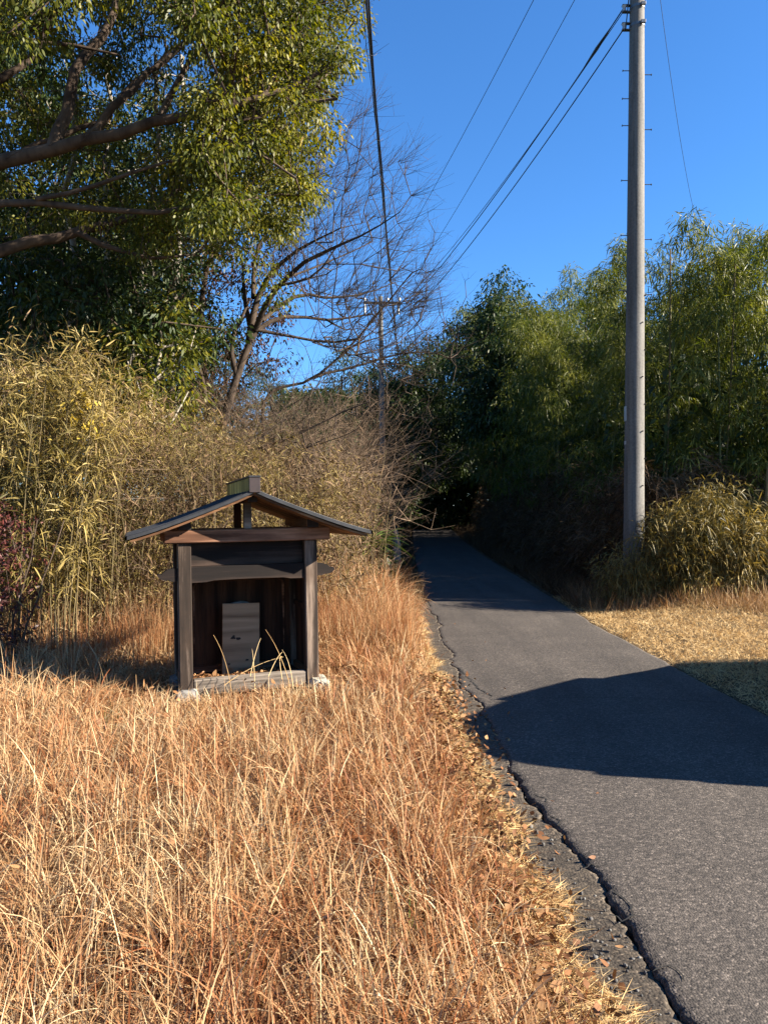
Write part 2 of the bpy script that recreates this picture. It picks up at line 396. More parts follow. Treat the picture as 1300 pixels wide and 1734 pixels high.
M['stone'] = plain_mat('pale_foot_stone', (0.85, 0.80, 0.62), 0.95, 0, 0.35, 9, 0.4)
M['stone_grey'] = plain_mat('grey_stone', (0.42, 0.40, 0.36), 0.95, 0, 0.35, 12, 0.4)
M['boardwood'] = wood_mat('pale_board', 'x', (0.60, 0.38, 0.22), (0.74, 0.50, 0.31), (0.66, 0.43, 0.26), grain=8, knots=False, bump=0.2)
M['insulator'] = plain_mat('white_porcelain', (0.72, 0.72, 0.70), 0.25, 0, 0.05, 8, 0)
M['galv'] = plain_mat('galvanised_steel', (0.34, 0.35, 0.36), 0.45, 0.7, 0.2, 20)
M['darksteel'] = plain_mat('dark_steel', (0.06, 0.06, 0.065), 0.5, 0.5, 0.2, 20)
M['cable'] = plain_mat('black_cable', (0.012, 0.012, 0.015), 0.5, 0, 0.1, 20, 0)
M['plate'] = plain_mat('white_plate', (0.75, 0.75, 0.73), 0.4, 0, 0.06, 20, 0)


def concrete_mat():
    m, t, p = nt('pole_concrete')
    tc = N(t, 'ShaderNodeTexCoord'); mp = N(t, 'ShaderNodeMapping'); mp.inputs['Scale'].default_value = (6, 6, 0.35)
    t.links.new(tc.outputs['Object'], mp.inputs[0])
    n = N(t, 'ShaderNodeTexNoise', i_Scale=2.5, i_Detail=5.0, i_Roughness=0.6); t.links.new(mp.outputs[0], n.inputs['Vector'])
    n2 = N(t, 'ShaderNodeTexNoise', i_Scale=30, i_Detail=4.0); t.links.new(tc.outputs['Object'], n2.inputs['Vector'])
    mx = N(t, 'ShaderNodeMix', data_type='FLOAT'); mx.inputs[0].default_value = 0.35; t.links.new(n.outputs[0], mx.inputs[2]); t.links.new(n2.outputs[0], mx.inputs[3])
    rp = ramp(t, [(0.35, (0.060, 0.057, 0.051)), (0.65, (0.150, 0.142, 0.128))]); t.links.new(mx.outputs[0], rp.inputs[0]); t.links.new(rp.outputs[0], p.inputs['Base Color'])
    b = N(t, 'ShaderNodeBump', i_Strength=0.15, i_Distance=0.01); t.links.new(n2.outputs[0], b.inputs['Height']); t.links.new(b.outputs[0], p.inputs['Normal'])
    p.inputs['Roughness'].default_value = 0.85
    return m


M['concrete'] = concrete_mat()


# ------------------------------------------------------------------ terrain
def lane_z(y): return 0.00075 * np.clip(y - 12, 0, 48) ** 2
def lane_left(y): return np.interp(y, [-10, 0, 2.26, 2.8, 3.8, 4.7, 6.7, 10.5, 15.5, 30, 50, 80], [1.0, .95, .92, .93, .86, .80, .75, .76, .80, 1.2, 1.9, 3.2])
def lane_right(y): return np.interp(y, [-10, 0, 4, 7.6, 10.5, 13.9, 17.6, 30, 50, 80], [3.1, 3.05, 3.0, 2.98, 3.02, 3.2, 3.35, 3.65, 4.2, 5.5])


def hgt(x, y):
    x = np.asarray(x, float); y = np.asarray(y, float)
    lz = lane_z(y); L = lane_left(y); Rr = lane_right(y)
    left = np.clip(L - x, 0, None); right = np.clip(x - Rr, 0, None)
    bump = 0.025 * (np.sin(1.9 * x + 0.7) * np.sin(1.4 * y) + 0.5 * np.sin(4.7 * x) * np.cos(3.9 * y + 1))
    z = lz - 0.035 + ss(left, 0.1, 0.6) * (0.035 + bump)
    z = z + 0.75 * ss(left, 1.2, 6.0) * ss(y, 8.0, 13.0) + 0.35 * ss(left, 0.5, 1.6) * ss(y, 8.5, 13)
    z = z + ss(right, 0.05, 1.0) * (0.03 + bump * 0.7) + 0.22 * ss(right, 0.4, 2.2) * ss(y, 9.0, 12.5)
    return z


ys = np.unique(np.concatenate([np.arange(-60, 0, 6), np.arange(0, 16, 0.12), np.arange(16, 60, 1.0), np.arange(60, 420, 20)]))
xs = np.unique(np.concatenate([np.arange(-300, -14, 22), np.arange(-14, -5, 0.7), np.arange(-5, 6, 0.12), np.arange(6, 16, 0.7), np.arange(16, 300, 22)]))
X, Y = np.meshgrid(xs, ys)
Z = hgt(X, Y)
under = (X > lane_left(Y) - 0.02) & (X < lane_right(Y) + 0.02)
Z[under] -= 0.05
nx, ny = len(xs), len(ys)
ii = (np.arange(ny - 1)[:, None] * nx + np.arange(nx - 1)[None]).ravel()
g = mesh_np('ground', np.stack([X, Y, Z], -1).reshape(-1, 3), np.stack([ii, ii + 1, ii + nx + 1, ii + nx], -1), M['ground'], smooth=True)
tag(g, kind='structure')


# road with a broken left edge
def jag(y):
    a = 0
    for k_, (fq, am) in enumerate([(1.3, .045), (3.1, .034), (7.3, .022), (17., .012), (43., .007), (105., .004)]):
        r0_ = np.random.default_rng(50 + k_).uniform(-1, 1, 20000)
        q_ = (np.asarray(y) + 20) * fq; i_ = np.floor(q_).astype(int) % 19999; f_ = q_ - np.floor(q_); f_ = f_ * f_ * (3 - 2 * f_)
        a = a + am * (r0_[i_] * (1 - f_) + r0_[i_ + 1] * f_)
    return a * ss(y, 22, 9) if False else a * (1 - 0.6 * ss(y, 8, 20))


yr = np.unique(np.concatenate([np.arange(-12, 1.5, 0.5), np.arange(1.5, 9, 0.012), np.arange(9, 20, 0.1), np.arange(20, 82, 0.5)]))
rs = np.random.default_rng(3)
le = lane_left(yr) + jag(yr) + rs.normal(0, 0.003, len(yr))
re_ = lane_right(yr) + 0.4 * jag(yr * 0.7 + 5)
fr = np.array([0, 0.008, 0.03, 0.15, 0.4, 0.7, 0.93, 0.985, 1.0])
RX = le[:, None] + (re_ - le)[:, None] * fr[None]
crown = 0.012 - 0.05 * (fr - 0.5) ** 2
RZ = lane_z(yr)[:, None] + crown[None] + 0.0 * RX
RZ[:, 0] -= 0.010
V0 = np.stack([RX, np.repeat(yr[:, None], len(fr), 1), RZ], -1)
sk0 = V0[:, :1].copy(); sk0[..., 2] -= 0.075; sk0[..., 0] += 0.012
sk1 = V0[:, -1:].copy(); sk1[..., 2] -= 0.06
V0 = np.concatenate([sk0, V0, sk1], 1)
nc = V0.shape[1]; nr = V0.shape[0]
ii = (np.arange(nr - 1)[:, None] * nc + np.arange(nc - 1)[None]).ravel()
road = mesh_np('road', V0.reshape(-1, 3), np.stack([ii, ii + 1, ii + nc + 1, ii + nc], -1), M['asphalt'])
tag(road, kind='structure')

# crumbled shoulder: strip of old broken asphalt left of the crack, leaving a dark gap
ysd = np.arange(1.2, 16, 0.02)
el = lane_left(ysd) + jag(ysd)
gap = 0.002 + 0.040 * np.clip(0.35 + 14 * (jag(ysd * 1.9 + 3)), 0, 1) * (0.35 + .65 * ss(ysd, 4.6, 3.2)) * (1 - ss(ysd, 5.5, 7.5))
sx1 = el - gap + rs.normal(0, 0.003, len(ysd)); sx0 = lane_left(ysd) - 0.42 + 0.06 * np.sin(3 * ysd) + 0.04 * np.sin(9 * ysd + 1)
sf = np.array([0, 0.3, 0.6, 0.85, 0.96, 1.0])
SX = sx0[:, None] + (sx1 - sx0)[:, None] * sf
SY = np.repeat(ysd[:, None], len(sf), 1)
SZ = hgt(SX, SY) + 0.008 + (0.012 + .010 * ss(SY, 4.2, 5.2)) * sf[None] + 0.004 * np.sin(23 * SX + 31 * SY)
SZ[:, 0] -= 0.02
Vs = np.stack([SX, SY, SZ], -1); sk = Vs[:, -1:].copy(); sk[..., 2] -= 0.06; Vs = np.concatenate([Vs, sk], 1)
nc = Vs.shape[1]; ii = (np.arange(len(ysd) - 1)[:, None] * nc + np.arange(nc - 1)[None]).ravel()
sh = mesh_np('road_shoulder', Vs.reshape(-1, 3), np.stack([ii, ii + 1, ii + nc + 1, ii + nc], -1), M['shoulder'])
tag(sh, kind='structure')


def crack(points, w):
    P = []
    for (a, b) in zip(points[:-1], points[1:]):
        n = max(2, int(math.dist(a, b) / 0.018))
        for k in range(n): P.append((a[0] + (b[0] - a[0]) * k / n + random.gauss(0, .006), a[1] + (b[1] - a[1]) * k / n + random.gauss(0, .006)))
    P = np.array(P); T = unit(np.gradient(P, axis=0)); Nn = np.stack([-T[:, 1], T[:, 0]], -1)
    ww = w * np.random.default_rng(1).uniform(0.3, 1.0, len(P))[:, None]
    ww[0] = ww[-1] = 0.0005
    A = P - Nn * ww / 2; B = P + Nn * ww / 2
    def top(Q):
        f = (Q[:, 0] - lane_left(Q[:, 1])) / (lane_right(Q[:, 1]) - lane_left(Q[:, 1]))
        return lane_z(Q[:, 1]) + 0.012 - 0.05 * (f - .5) ** 2 + 0.0035
    VV = np.stack([np.c_[A, top(A)], np.c_[B, top(B)]], 1).reshape(-1, 3)
    i = np.arange(len(P) - 1) * 2
    return VV, np.stack([i, i + 1, i + 3, i + 2], -1), np.zeros(len(VV))


G = lambda u, v: tuple(px(u, v, CAM_H * FPX / (v - HOR))[:2])
cr = [crack([G(905, 1345), G(922, 1352), G(930, 1362)], 0.012), crack([G(1105, 1640), G(1128, 1632), G(1150, 1646), G(1160, 1668)], .008), crack([G(985, 1470), G(1003, 1462), G(1022, 1470)], .010), crack([G(800, 1172), G(850, 1180), G(930, 1184), G(1050, 1183), G(1160, 1188), G(1240, 1190)], 0.010),
      crack([G(775, 1130), G(795, 1150), G(812, 1168), G(835, 1180)], 0.022),
      crack([G(1034, 1508), G(1065, 1528), G(1068, 1548), G(1050, 1556), G(1020, 1538)], 0.012),
      crack([G(935, 1380), G(948, 1392), G(940, 1400)], 0.012)]
V, F, r_ = join_arr(cr)
tag(mesh_np('road_cracks', V, F, M['crack']), kind='structure')

# pebbles on the shoulder
def ico():
    import bmesh
    bm = bmesh.new(); bmesh.ops.create_icosphere(bm, subdivisions=1, radius=1)
    V = np.array([v.co[:] for v in bm.verts]); F = np.array([[v.index for v in f.verts] for f in bm.faces]); bm.free(); return V, F


IV, IF = ico()
npb = 2600
py = 1.5 + 11 * rs.random(npb) ** 1.7
pf = rs.random(npb) ** 0.9
pxx = lane_left(py) - 0.02 - 0.46 * pf
pr = np.clip(rs.lognormal(-5.5, 0.55, npb), 0.0025, 0.016)
PV = IV[None] * pr[:, None, None] * rs.uniform(0.6, 1.25, (npb, 1, 3)) * rs.uniform(0.8, 1.2, (npb, len(IV), 1))
PV += np.stack([pxx, py, hgt(pxx, py) + 0.018 + pr * 0.3], -1)[:, None]
PF = (IF[None] + np.arange(npb)[:, None, None] * len(IV)).reshape(-1, 3)
M['pebble'] = foliage_mat('crushed_stone', [(0.0, (0.05, 0.05, 0.048)), (0.6, (0.13, 0.125, 0.12)), (1.0, (0.32, 0.31, 0.28))], 0.85, 0, 0.2, 20, 0.3)
tag(mesh_np('gravel', PV.reshape(-1, 3), PF, M['pebble'], np.repeat(rs.random(npb), len(IV))), 'loose grey crushed stones along the broken left edge of the road', 'gravel', kind='stuff')


# ------------------------------------------------------------------ grasses
SHR = np.array([-1.133, 6.36]); CT, ST = math.cos(R(19)), math.sin(R(19))


def shrine_local(x, y):
    dx, dy = x - SHR[0], y - SHR[1]
    return dx * CT + dy * ST, -dx * ST + dy * CT


def blades(x, y, L, Wd, lean, droop, rnd, K=4, z0=None, up=1.0):
    n = len(x); a = rng.random(n) * 2 * math.pi
    D = np.stack([np.cos(a) * lean, np.sin(a) * lean, np.full(n, up)], -1)
    P = np.stack([x, y, hgt(x, y) - 0.01 if z0 is None else z0], -1)
    prof = np.linspace(1, 0.08, K + 1); prof[0] = 0.7
    return leaf_arr(P, D, L, Wd, droop, K, prof, 1.0, rnd)


def arc_blades(x, y, L, Wd, tilt, theta, az, rnd, K=6, tipc=.22):
    n = len(x); t = np.linspace(0, 1, K + 1)[None]
    th = np.clip(theta, .05, None)[:, None]; a0 = tilt[:, None]
    hx = L[:, None] * (np.cos(a0) - np.cos(a0 + th * t)) / th; hz = L[:, None] * (np.sin(a0 + th * t) - np.sin(a0)) / th
    C = np.stack([x[:, None] + hx * np.cos(az)[:, None], y[:, None] + hx * np.sin(az)[:, None], hgt(x, y)[:, None] - .01 + hz], -1)
    b = az + rng.normal(math.pi / 2, .8, n); S = np.stack([np.cos(b), np.sin(b), rng.normal(0, .3, n)], -1)
    prof = np.interp(t[0], [0, .3, .7, 1], [.8, 1, .7, .06])
    off = S[:, None, :] * (Wd[:, None] * .5 * prof[None])[..., None]
    V = np.stack([C - off, C + off], 2).reshape(-1, 3)
    base = np.arange(n)[:, None] * (2 * (K + 1)); i = np.arange(K)[None] * 2
    F = np.stack([base + i, base + i + 1, base + i + 3, base + i + 2], -1).reshape(-1, 4)
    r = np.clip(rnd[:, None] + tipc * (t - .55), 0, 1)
    return V, F, np.repeat(r.ravel(), 2)


parts = []
# main meadow
nT = 15000
cx_ = rng.uniform(-4.6, 0.75, nT); cy_ = 1.1 + 11.5 * rng.random(nT) ** 1.35
tid = np.concatenate([rng.integers(0, nT, 175000), np.full(30000, -1)]); n = len(tid)
offa = rng.random(n) * 6.283; offr = np.abs(rng.normal(0, .032, n))
x = np.where(tid >= 0, cx_[tid] + offr * np.cos(offa), rng.uniform(-4.6, 0.75, n)); y = np.where(tid >= 0, cy_[tid] + offr * np.sin(offa), 1.1 + 11.5 * rng.random(n) ** 1.35)
tcol_ = rng.normal(0, .13, nT); tL_ = rng.uniform(.65, 1.3, nT); tl_ = np.abs(rng.normal(.30, .28, nT)); ta_ = rng.random(nT) * 6.283
keep = (np.abs(x) < 0.56 * y + 0.5)
lx, ly = shrine_local(x, y)
inside = (np.abs(lx) < 0.60) & (ly > -0.0) & (ly < 0.80)
edge = lane_left(y) - 0.16 - 0.16 * patch(x * 0, y, 1.3) - .10 * patch(x * 0, y, 5.3, 2)
keep &= ~inside & (x < edge + rng.normal(0, .05, n))
tid, offa = tid[keep], offa[keep]
x, y, lx, ly = x[keep], y[keep], lx[keep], ly[keep]; n = len(x)
near = np.exp(-np.clip(np.hypot(np.clip(np.abs(lx) - 0.6, 0, 9), np.clip(np.abs(ly - 0.38) - 0.4, 0, 9)), 0, 9) / 0.65)
tuft = patch(x, y, 3.0, 1) * 0.8 + patch(x, y, 9.0, 2) * 0.4
shade_strip = (ly > -0.1) & (lx < -0.5)
d_edge = ss(lane_left(y) - 0.2 - x, 0.0, 0.55)
L = (0.26 + 0.22 * tuft) * rng.uniform(0.55, 1.25, n) * (1 - 0.74 * near) * (0.35 + 0.65 * d_edge)
L *= 1 + 0.7 * ss(y, 7.5, 10.5)
thin = rng.random(n) < np.where(shade_strip & (y < 8.2), 0.35, 1.0)
thin &= rng.random(n) < (0.45 + 0.55 * d_edge)
red = patch(x, y, 1.1, 5) * 0.5 + 0.25
rnd = np.clip(rng.normal(0.56, 0.20, n) + tcol_[tid] - 0.22 * (red - 0.5) * 2 - 0.10 * (x > -0.4), 0, 1)
L *= tL_[tid]; lean = np.abs(rng.normal(0.35, 0.42, n)); droop = np.abs(rng.normal(0.42, 0.42, n)) * (0.55 + rnd)
Wd = rng.uniform(0.0027, 0.0066, n) * (0.8 + 0.09 * y)
s_ = thin
az_ = np.where(rng.random(n) < .35, ta_[tid], offa + rng.normal(0, .6, n))
theta = np.clip(np.abs(rng.normal(1.65, .85, n)), .15, 3.1); L *= .84 + .16 * ss(y, 5, 8)
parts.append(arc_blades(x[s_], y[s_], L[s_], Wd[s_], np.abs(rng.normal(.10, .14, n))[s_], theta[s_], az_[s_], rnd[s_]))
# pale arching long blades
n = 11000
x = rng.uniform(-4.2, 0.45, n); y = 1.3 + 9 * rng.random(n) ** 1.2
lx, ly = shrine_local(x, y); ok = (np.abs(x) < 0.56 * y + 0.4) & ~((np.abs(lx) < 0.75) & (ly > -0.50) & (ly < 0.85)) & (x < lane_left(y) - 0.6)
x, y = x[ok], y[ok]; n = len(x)
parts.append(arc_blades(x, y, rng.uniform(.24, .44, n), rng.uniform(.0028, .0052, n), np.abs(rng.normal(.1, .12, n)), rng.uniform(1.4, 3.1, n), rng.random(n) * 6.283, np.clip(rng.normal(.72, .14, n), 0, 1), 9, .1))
# fallen thatch near the ground: tangled small pieces
n = 60000
x = rng.uniform(-4.6, 0.75, n); y = 1.3 + 8 * rng.random(n) ** 1.5
lx, ly = shrine_local(x, y); ok = (np.abs(x) < 0.56 * y + 0.4) & ~((np.abs(lx) < 0.6) & (ly > 0) & (ly < 0.8)) & (x < lane_left(y) - 0.16 - 0.2 * rng.random(n) ** 2)
x, y = x[ok], y[ok]; n = len(x)
parts.append(blades(x, y, rng.uniform(0.05, 0.16, n), rng.uniform(0.003, 0.007, n), rng.uniform(1.2, 5, n), rng.uniform(-0.1, 0.2, n), np.clip(rng.normal(0.55, 0.25, n), 0, 1), 2,
                    z0=hgt(x, y) + rng.uniform(0.0, 0.10, n) * ss(lane_left(y) - x, 0.25, 1.1)))
V, F, r_ = join_arr(parts)
tag(mesh_np('meadow_grass', V, F, M['grass'], r_), 'dry orange straw grass covering the verge left of the road', 'grass', kind='stuff')

# green blades, a few
n = 40
bx = np.array([-1.05, -1.9, 0.1, -0.5]).repeat(10) + rng.normal(0, .03, n); by = np.array([3.35, 5.2, 2.6, 2.4]).repeat(10) + rng.normal(0, .03, n)
V, F, r_ = blades(bx, by, rng.uniform(.2, .38, n), .005, rng.uniform(.05, .4, n), rng.uniform(0, .3, n), rng.random(n), 4)
tag(mesh_np('green_grass', V, F, M['green_blade'], r_), 'few fresh green blades poking up through the dry grass', 'grass', kind='stuff')

# straw litter at the left edge + mown straw on the right clearing
parts = []
n = 42000
y = 1.4 + 13 * rng.random(n) ** 1.4; x = lane_left(y) - 0.05 - np.abs(rng.normal(0.0, 0.30, n)) - 0.17
x = x - .05 + .16 * patch(x * 0, y, 2.1, 4); parts.append(blades(x, y, rng.uniform(.03, .12, n), rng.uniform(.002, .005, n), rng.uniform(2, 8, n), 0.05, np.clip(rng.normal(.62, .22, n), 0, 1), 2, z0=hgt(x, y) + rng.uniform(.012, .035, n)))
n = 230000
x = rng.uniform(2.9, 10.5, n); y = rng.uniform(2.0, 14.5, n)
ok = (x > lane_right(y) + 0.02 + 0.25 * rng.random(n) ** 2) & (x < 0.6 * y + 3.2)
x, y = x[ok], y[ok]; n = len(x)
parts.append(blades(x, y, rng.uniform(.03, .10, n), rng.uniform(.0035, .0075, n), rng.uniform(.3, 2.5, n), 0.3, np.clip(rng.normal(.66, .22, n) + .2 * (patch(x, y, 1.2, 3) - .5), 0, 1), 2, z0=hgt(x, y) + rng.uniform(.0, .03, n)))
V, F, r_ = join_arr(parts)
tag(mesh_np('straw', V, F, M['straw'], r_), 'pale mown straw lying flat on both edges of the road', 'straw', kind='stuff')

# russet weeds at the back of the clearing
n = 52000
x = rng.uniform(3.2, 12, n); y = rng.uniform(9.6, 14.8, n)
lim = 10.6 + 1.4 * (1 - ss(x, 3.5, 6)) + 0.5 * patch(x, y, 1.3)
ok = (y > lim + rng.normal(0, .25, n)) & (x > lane_right(y) + .25) & (x < .56 * y + 1)
x, y = x[ok], y[ok]; n = len(x)
V, F, r_ = blades(x, y, rng.uniform(.18, .48, n) * (0.6 + .8 * patch(x, y, 2.2, 4)), rng.uniform(.005, .011, n), rng.uniform(.1, 1.0, n), rng.uniform(0, .6, n), np.clip(rng.normal(.55, .25, n), 0, 1), 3)
tag(mesh_np('weeds', V, F, M['weeds'], r_), 'knee high russet weeds at the back of the straw clearing', 'weeds', kind='stuff')

# grasses on both sides of the shaded lane further on
n = 38000
y = 12.5 + 36 * rng.random(n) ** 1.4; side = rng.random(n) < 0.5
x = np.where(side, lane_left(y) - 0.15 - rng.random(n) ** 1.3 * 3.0, lane_right(y) + 0.15 + rng.random(n) ** 1.3 * 2.6)
V, F, r_ = blades(x, y, rng.uniform(.25, .75, n), rng.uniform(.008, .018, n), rng.uniform(.1, .8, n), rng.uniform(.1, .7, n), np.clip(rng.normal(.45, .25, n), 0, 1), 3)
tag(mesh_np('lane_grass', V, F, M['brush'], r_), 'rough brown grass lining the shaded lane on both sides', 'grass', kind='stuff')  # darker brush colour stands in for shade on the lane grass

# fallen leaves
def litter(n, xf, yf, zf, s=0.05):
    x, y = xf(n), yf(n)
    P = np.stack([x, y, zf(x, y)], -1); D = sph(n); D[:, 2] *= 0.45
    return leaf_arr(P, D, rng.uniform(.5, 1.3, n) * s, rng.uniform(.4, .9, n) * s, rng.uniform(-.5, .5, n), 3, [.25, 1, .75, .1], 0.8)


parts = [litter(4200, lambda n: 0.41 + rng.normal(0, .15, n), lambda n: 1.6 + 5.5 * rng.random(n) ** 1.1, lambda x, y: hgt(x, y) + rng.uniform(.01, .10, len(x)), .036),
         litter(45, lambda n: rng.uniform(.45, 1.3, n), lambda n: 1.8 + 9 * rng.random(n), lambda x, y: hgt(x, y) + .043, .026),
         litter(700, lambda n: rng.uniform(-3.5, 0.2, n), lambda n: rng.uniform(1.8, 7, n), lambda x, y: hgt(x, y) + rng.uniform(.02, .2, len(x)), .045)]
V, F, r_ = join_arr(parts)
tag(mesh_np('leaf_litter', V, F, M['litter'], r_), 'curled brown leaves fallen along the edge of the grass', 'leaf litter', kind='stuff')


# ------------------------------------------------------------------ the wayside shrine
shrine = empty('wayside_shrine', (SHR[0], SHR[1], 0.0), (0, R(-1.0), R(19)))
tag(shrine, 'small open wooden shrine with a dark gabled roof standing in dry grass', 'shrine')


def beamx(name, x0, x1, y0, y1, z0, z1, mat, bev=.005):
    return MB().box(x0, x1, y0, y1, z0, z1, bev=bev).build(name, M[mat], shrine)


def rock(name, c, s, mat, parent=None, seed=0, sub=3):
    import bmesh
    bm = bmesh.new(); bmesh.ops.create_icosphere(bm, subdivisions=sub, radius=1)
    rr = random.Random(seed); ph = [rr.uniform(0, 6) for _ in range(6)]
    for v in bm.verts:
        p = v.co
        q = Vector([math.copysign(abs(t) ** 0.6, t) for t in p])
        f = 1 + .08 * math.sin(3 * p.x + ph[0]) + .07 * math.sin(4 * p.y + ph[1]) + .06 * math.sin(5 * p.z + ph[2]) + .03 * math.sin(11 * p.x + 9 * p.z + ph[3])
        v.co = Vector((q.x * s[0] * f, q.y * s[1] * f, q.z * s[2] * f)) + Vector(c)
    me = bpy.data.meshes.new(name); bm.to_mesh(me); bm.free(); me.materials.append(mat)
    o = bpy.data.objects.new(name, me); COL.objects.link(o)
    if parent: o.parent = parent
    return o


for k, (xx, yy) in enumerate([(-.54, .055), (.54, .055), (-.54, .70), (.54, .70)]):
    beamx('post', xx - .055, xx + .055, yy - .055, yy + .055, .10, 1.337, 'post', .008)
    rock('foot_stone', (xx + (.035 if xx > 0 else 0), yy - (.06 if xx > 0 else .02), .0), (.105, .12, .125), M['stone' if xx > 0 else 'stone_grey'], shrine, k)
beamx('sill', -.483, .483, .010, .100, .045, .185, 'sill', .010)
for sx in (-1, 1):
    MB().box(sx * .54 - .04, sx * .54 + .04, .112, .643, .06, .17).build('base_rail', M['purlin'], shrine)
beamx('back_rail', -.483, .483, .66, .74, .06, .17, 'beam')
# side walls: vertical boards with a middle rail
for sx in (-1, 1):
    mb = MB()
    for k in range(4):
        y0 = .112 + k * .1328
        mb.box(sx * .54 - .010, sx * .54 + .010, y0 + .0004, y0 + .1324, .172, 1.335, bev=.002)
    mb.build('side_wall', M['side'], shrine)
    MB().box(sx * .54 - .028, sx * .54 + .028 if sx < 0 else sx * .54 - .012, .112, .643, .70, .75).build('wall_rail', M['side'], shrine)
mb = MB()
for k in range(7):
    x0 = -.483 + k * .138
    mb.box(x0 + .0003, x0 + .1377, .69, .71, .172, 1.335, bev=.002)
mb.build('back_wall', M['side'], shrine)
# shallow moulding frame on the back wall, with rounded upper corners
def arc_pts(cx, cz, r, a0, a1, n=6): return [(cx + r * math.cos(R(a0 + (a1 - a0) * i / n)), cz + r * math.sin(R(a0 + (a1 - a0) * i / n))) for i in range(n + 1)]
path = [(-.42, .2)] + arc_pts(-.36, .90, .06, 180, 90) + arc_pts(.36, .90, .06, 90, 0) + [(.42, .2)]
tubes('back_moulding', [([(p[0], .682, p[1]) for p in path], [.012] * len(path), 8)], M['beam'], shrine)
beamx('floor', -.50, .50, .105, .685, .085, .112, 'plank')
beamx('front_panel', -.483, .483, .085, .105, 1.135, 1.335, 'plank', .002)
# tie plank with scrolled noses
def nose(sg):
    pts = [(0, 1.022), (.045, 1.018), (.075, 1.035), (.10, 1.030), (.135, 1.042), (.158, 1.062), (.160, 1.080), (.145, 1.088), (.128, 1.082), (.112, 1.098), (.085, 1.118), (.05, 1.128), (0, 1.130)]
    return [(sg * (.597 + p[0]), p[1]) for p in pts]
for sg in (-1, 1):
    MB().prism(nose(sg), .02, .085).build('tie_nose', M['plank'], shrine)
mid = [(-.483, 1.003), (-.36, 1.005), (-.30, 1.016), (-.1, 1.020), (.1, 1.020), (.30, 1.016), (.36, 1.005), (.483, 1.003), (.483, 1.133), (-.483, 1.133)]
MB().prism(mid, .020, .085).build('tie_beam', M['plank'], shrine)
beamx('head_beam', -.705, .705, -.035, .075, 1.338, 1.448, 'beam', .008)
beamx('head_beam', -.705, .705, .65, .745, 1.338, 1.448, 'beam', .008)
beamx('gable_strut', -.045, .022, -.01, .04, 1.449, 1.672, 'sill')
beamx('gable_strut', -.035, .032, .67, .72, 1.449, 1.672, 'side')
for sx in (-1, 1):
    MB().box(sx * .54 - .05, sx * .54 + .05, -.085, .90, 1.450, 1.535, bev=.006).build('purlin', M['purlin'], shrine)
    MB().box(sx * .54 - .051, sx * .54 + .051, -.094, -.086, 1.449, 1.536, bev=.003).build('purlin_end', M['purlin_end'], shrine)
MB().box(-.04, .04, -.20, 1.02, 1.674, 1.722, bev=.004).build('ridge_beam', M['purlin'], shrine)
MB().box(-.041, .041, -.209, -.201, 1.673, 1.721, bev=.003).build('purlin_end', M['purlin_end'], shrine)
# roof: two gently concave slopes
def slope(sg, dz, th, x1, y0, y1, nseg=10):
    top = []
    for i in range(nseg + 1):
        f = i / nseg; xx = sg * (0.0 + x1 * f); zz = 1.776 - .385 * (f ** 0.93) + dz + .022 * f ** 5
        top.append((xx, zz))
    return top + [(p[0], p[1] - th) for p in reversed(top)]
rt = MB(); so = MB()
for sg in (-1, 1):
    poly = slope(sg, 0, .026, .99, 0, 0)
    rt.prism(poly, -.335, 1.12)
    so.prism(slope(sg, -.029, .018, .965, 0, 0), -.315, 1.10)
roof = rt.build('roof', M['roofmetal'], shrine)
so.build('soffit', M['soffit'], shrine)
# sheet seams on the roof
for sg in (-1, 1):
    mb = MB()
    for k in range(9):
        yk = -.31 + k * .17
        pts = slope(sg, .0045, 0, .985, 0, 0)[:11]
        V, F = tube_arr([(p[0], yk, p[1]) for p in pts], [.0045] * 11, 6); mb.add(V, [tuple(f) for f in F])
    mb.build('seam', M['roofmetal'], roof)
    # rolled eave edge
    e = slope(sg, -.012, 0, .992, 0, 0)[10]
    tubes('eave_edge', [([(e[0], -.335, e[1]), (e[0], 1.12, e[1])], [.017, .017], 10)], M['roofmetal'], roof)
cap = MB().box(-.040, .040, -.325, 1.15, 1.745, 1.872, bev=.003).build('ridge_cap', M['capside'], shrine)
MB().box(-.050, .050, -.35, 1.17, 1.873, 1.887, bev=.003).build('cap_lid', M['roofmetal'], cap)
MB().box(-.046, .046, -.345, -.326, 1.748, 1.872, bev=.003).build('cap_end', M['capend'], cap)
# plain board leaning inside
bd = empty('plain_board', (SHR[0], SHR[1], 0), (0, R(-1.0), R(19)))
tag(bd, 'plain grey board with two dark stains standing upright inside the shrine', 'board')
o = MB().box(-.20, .135, -.011, .011, 0, .645, bev=.003).build('board_panel', M['boardwood'], bd)
o.location = (0, .42, .114); o.rotation_euler = (R(-3), R(1.5), 0)
for (cx, cz, r0) in ((-.105, .335, .020), (-.060, .325, .020), (-.098, .352, .011), (-.14, .10, .012), (.02, .13, .014)):
    ring = [(cx + r0 * (1 + .35 * math.sin(3 * a + cx * 90)) * math.cos(a), -.0135, cz + r0 * .8 * (1 + .3 * math.cos(2 * a)) * math.sin(a)) for a in [i * math.pi / 7 for i in range(14)]]
    MB().add(ring, [tuple(range(14))]).build('stain', M['purlin_end'], o, fix=False)
# small carved stone slab behind the board, top peeping out
sb_ = MB().prism([(-.13, 0), (.10, 0), (.10, .60)] + [(-.015 + .115 * math.cos(a), .60 + .055 * math.sin(a)) for a in [i * math.pi / 8 for i in range(1, 8)]] + [(-.13, .60)], 0, .07).build('stone_tablet', M['stone_grey'])
sb_.location = (SHR[0] - .52 * ST, SHR[1] + .52 * CT, .112); sb_.rotation_euler = (0, R(-1), R(19))
tag(sb_, 'round topped stone tablet hidden behind the grey board in the shrine', 'tablet')
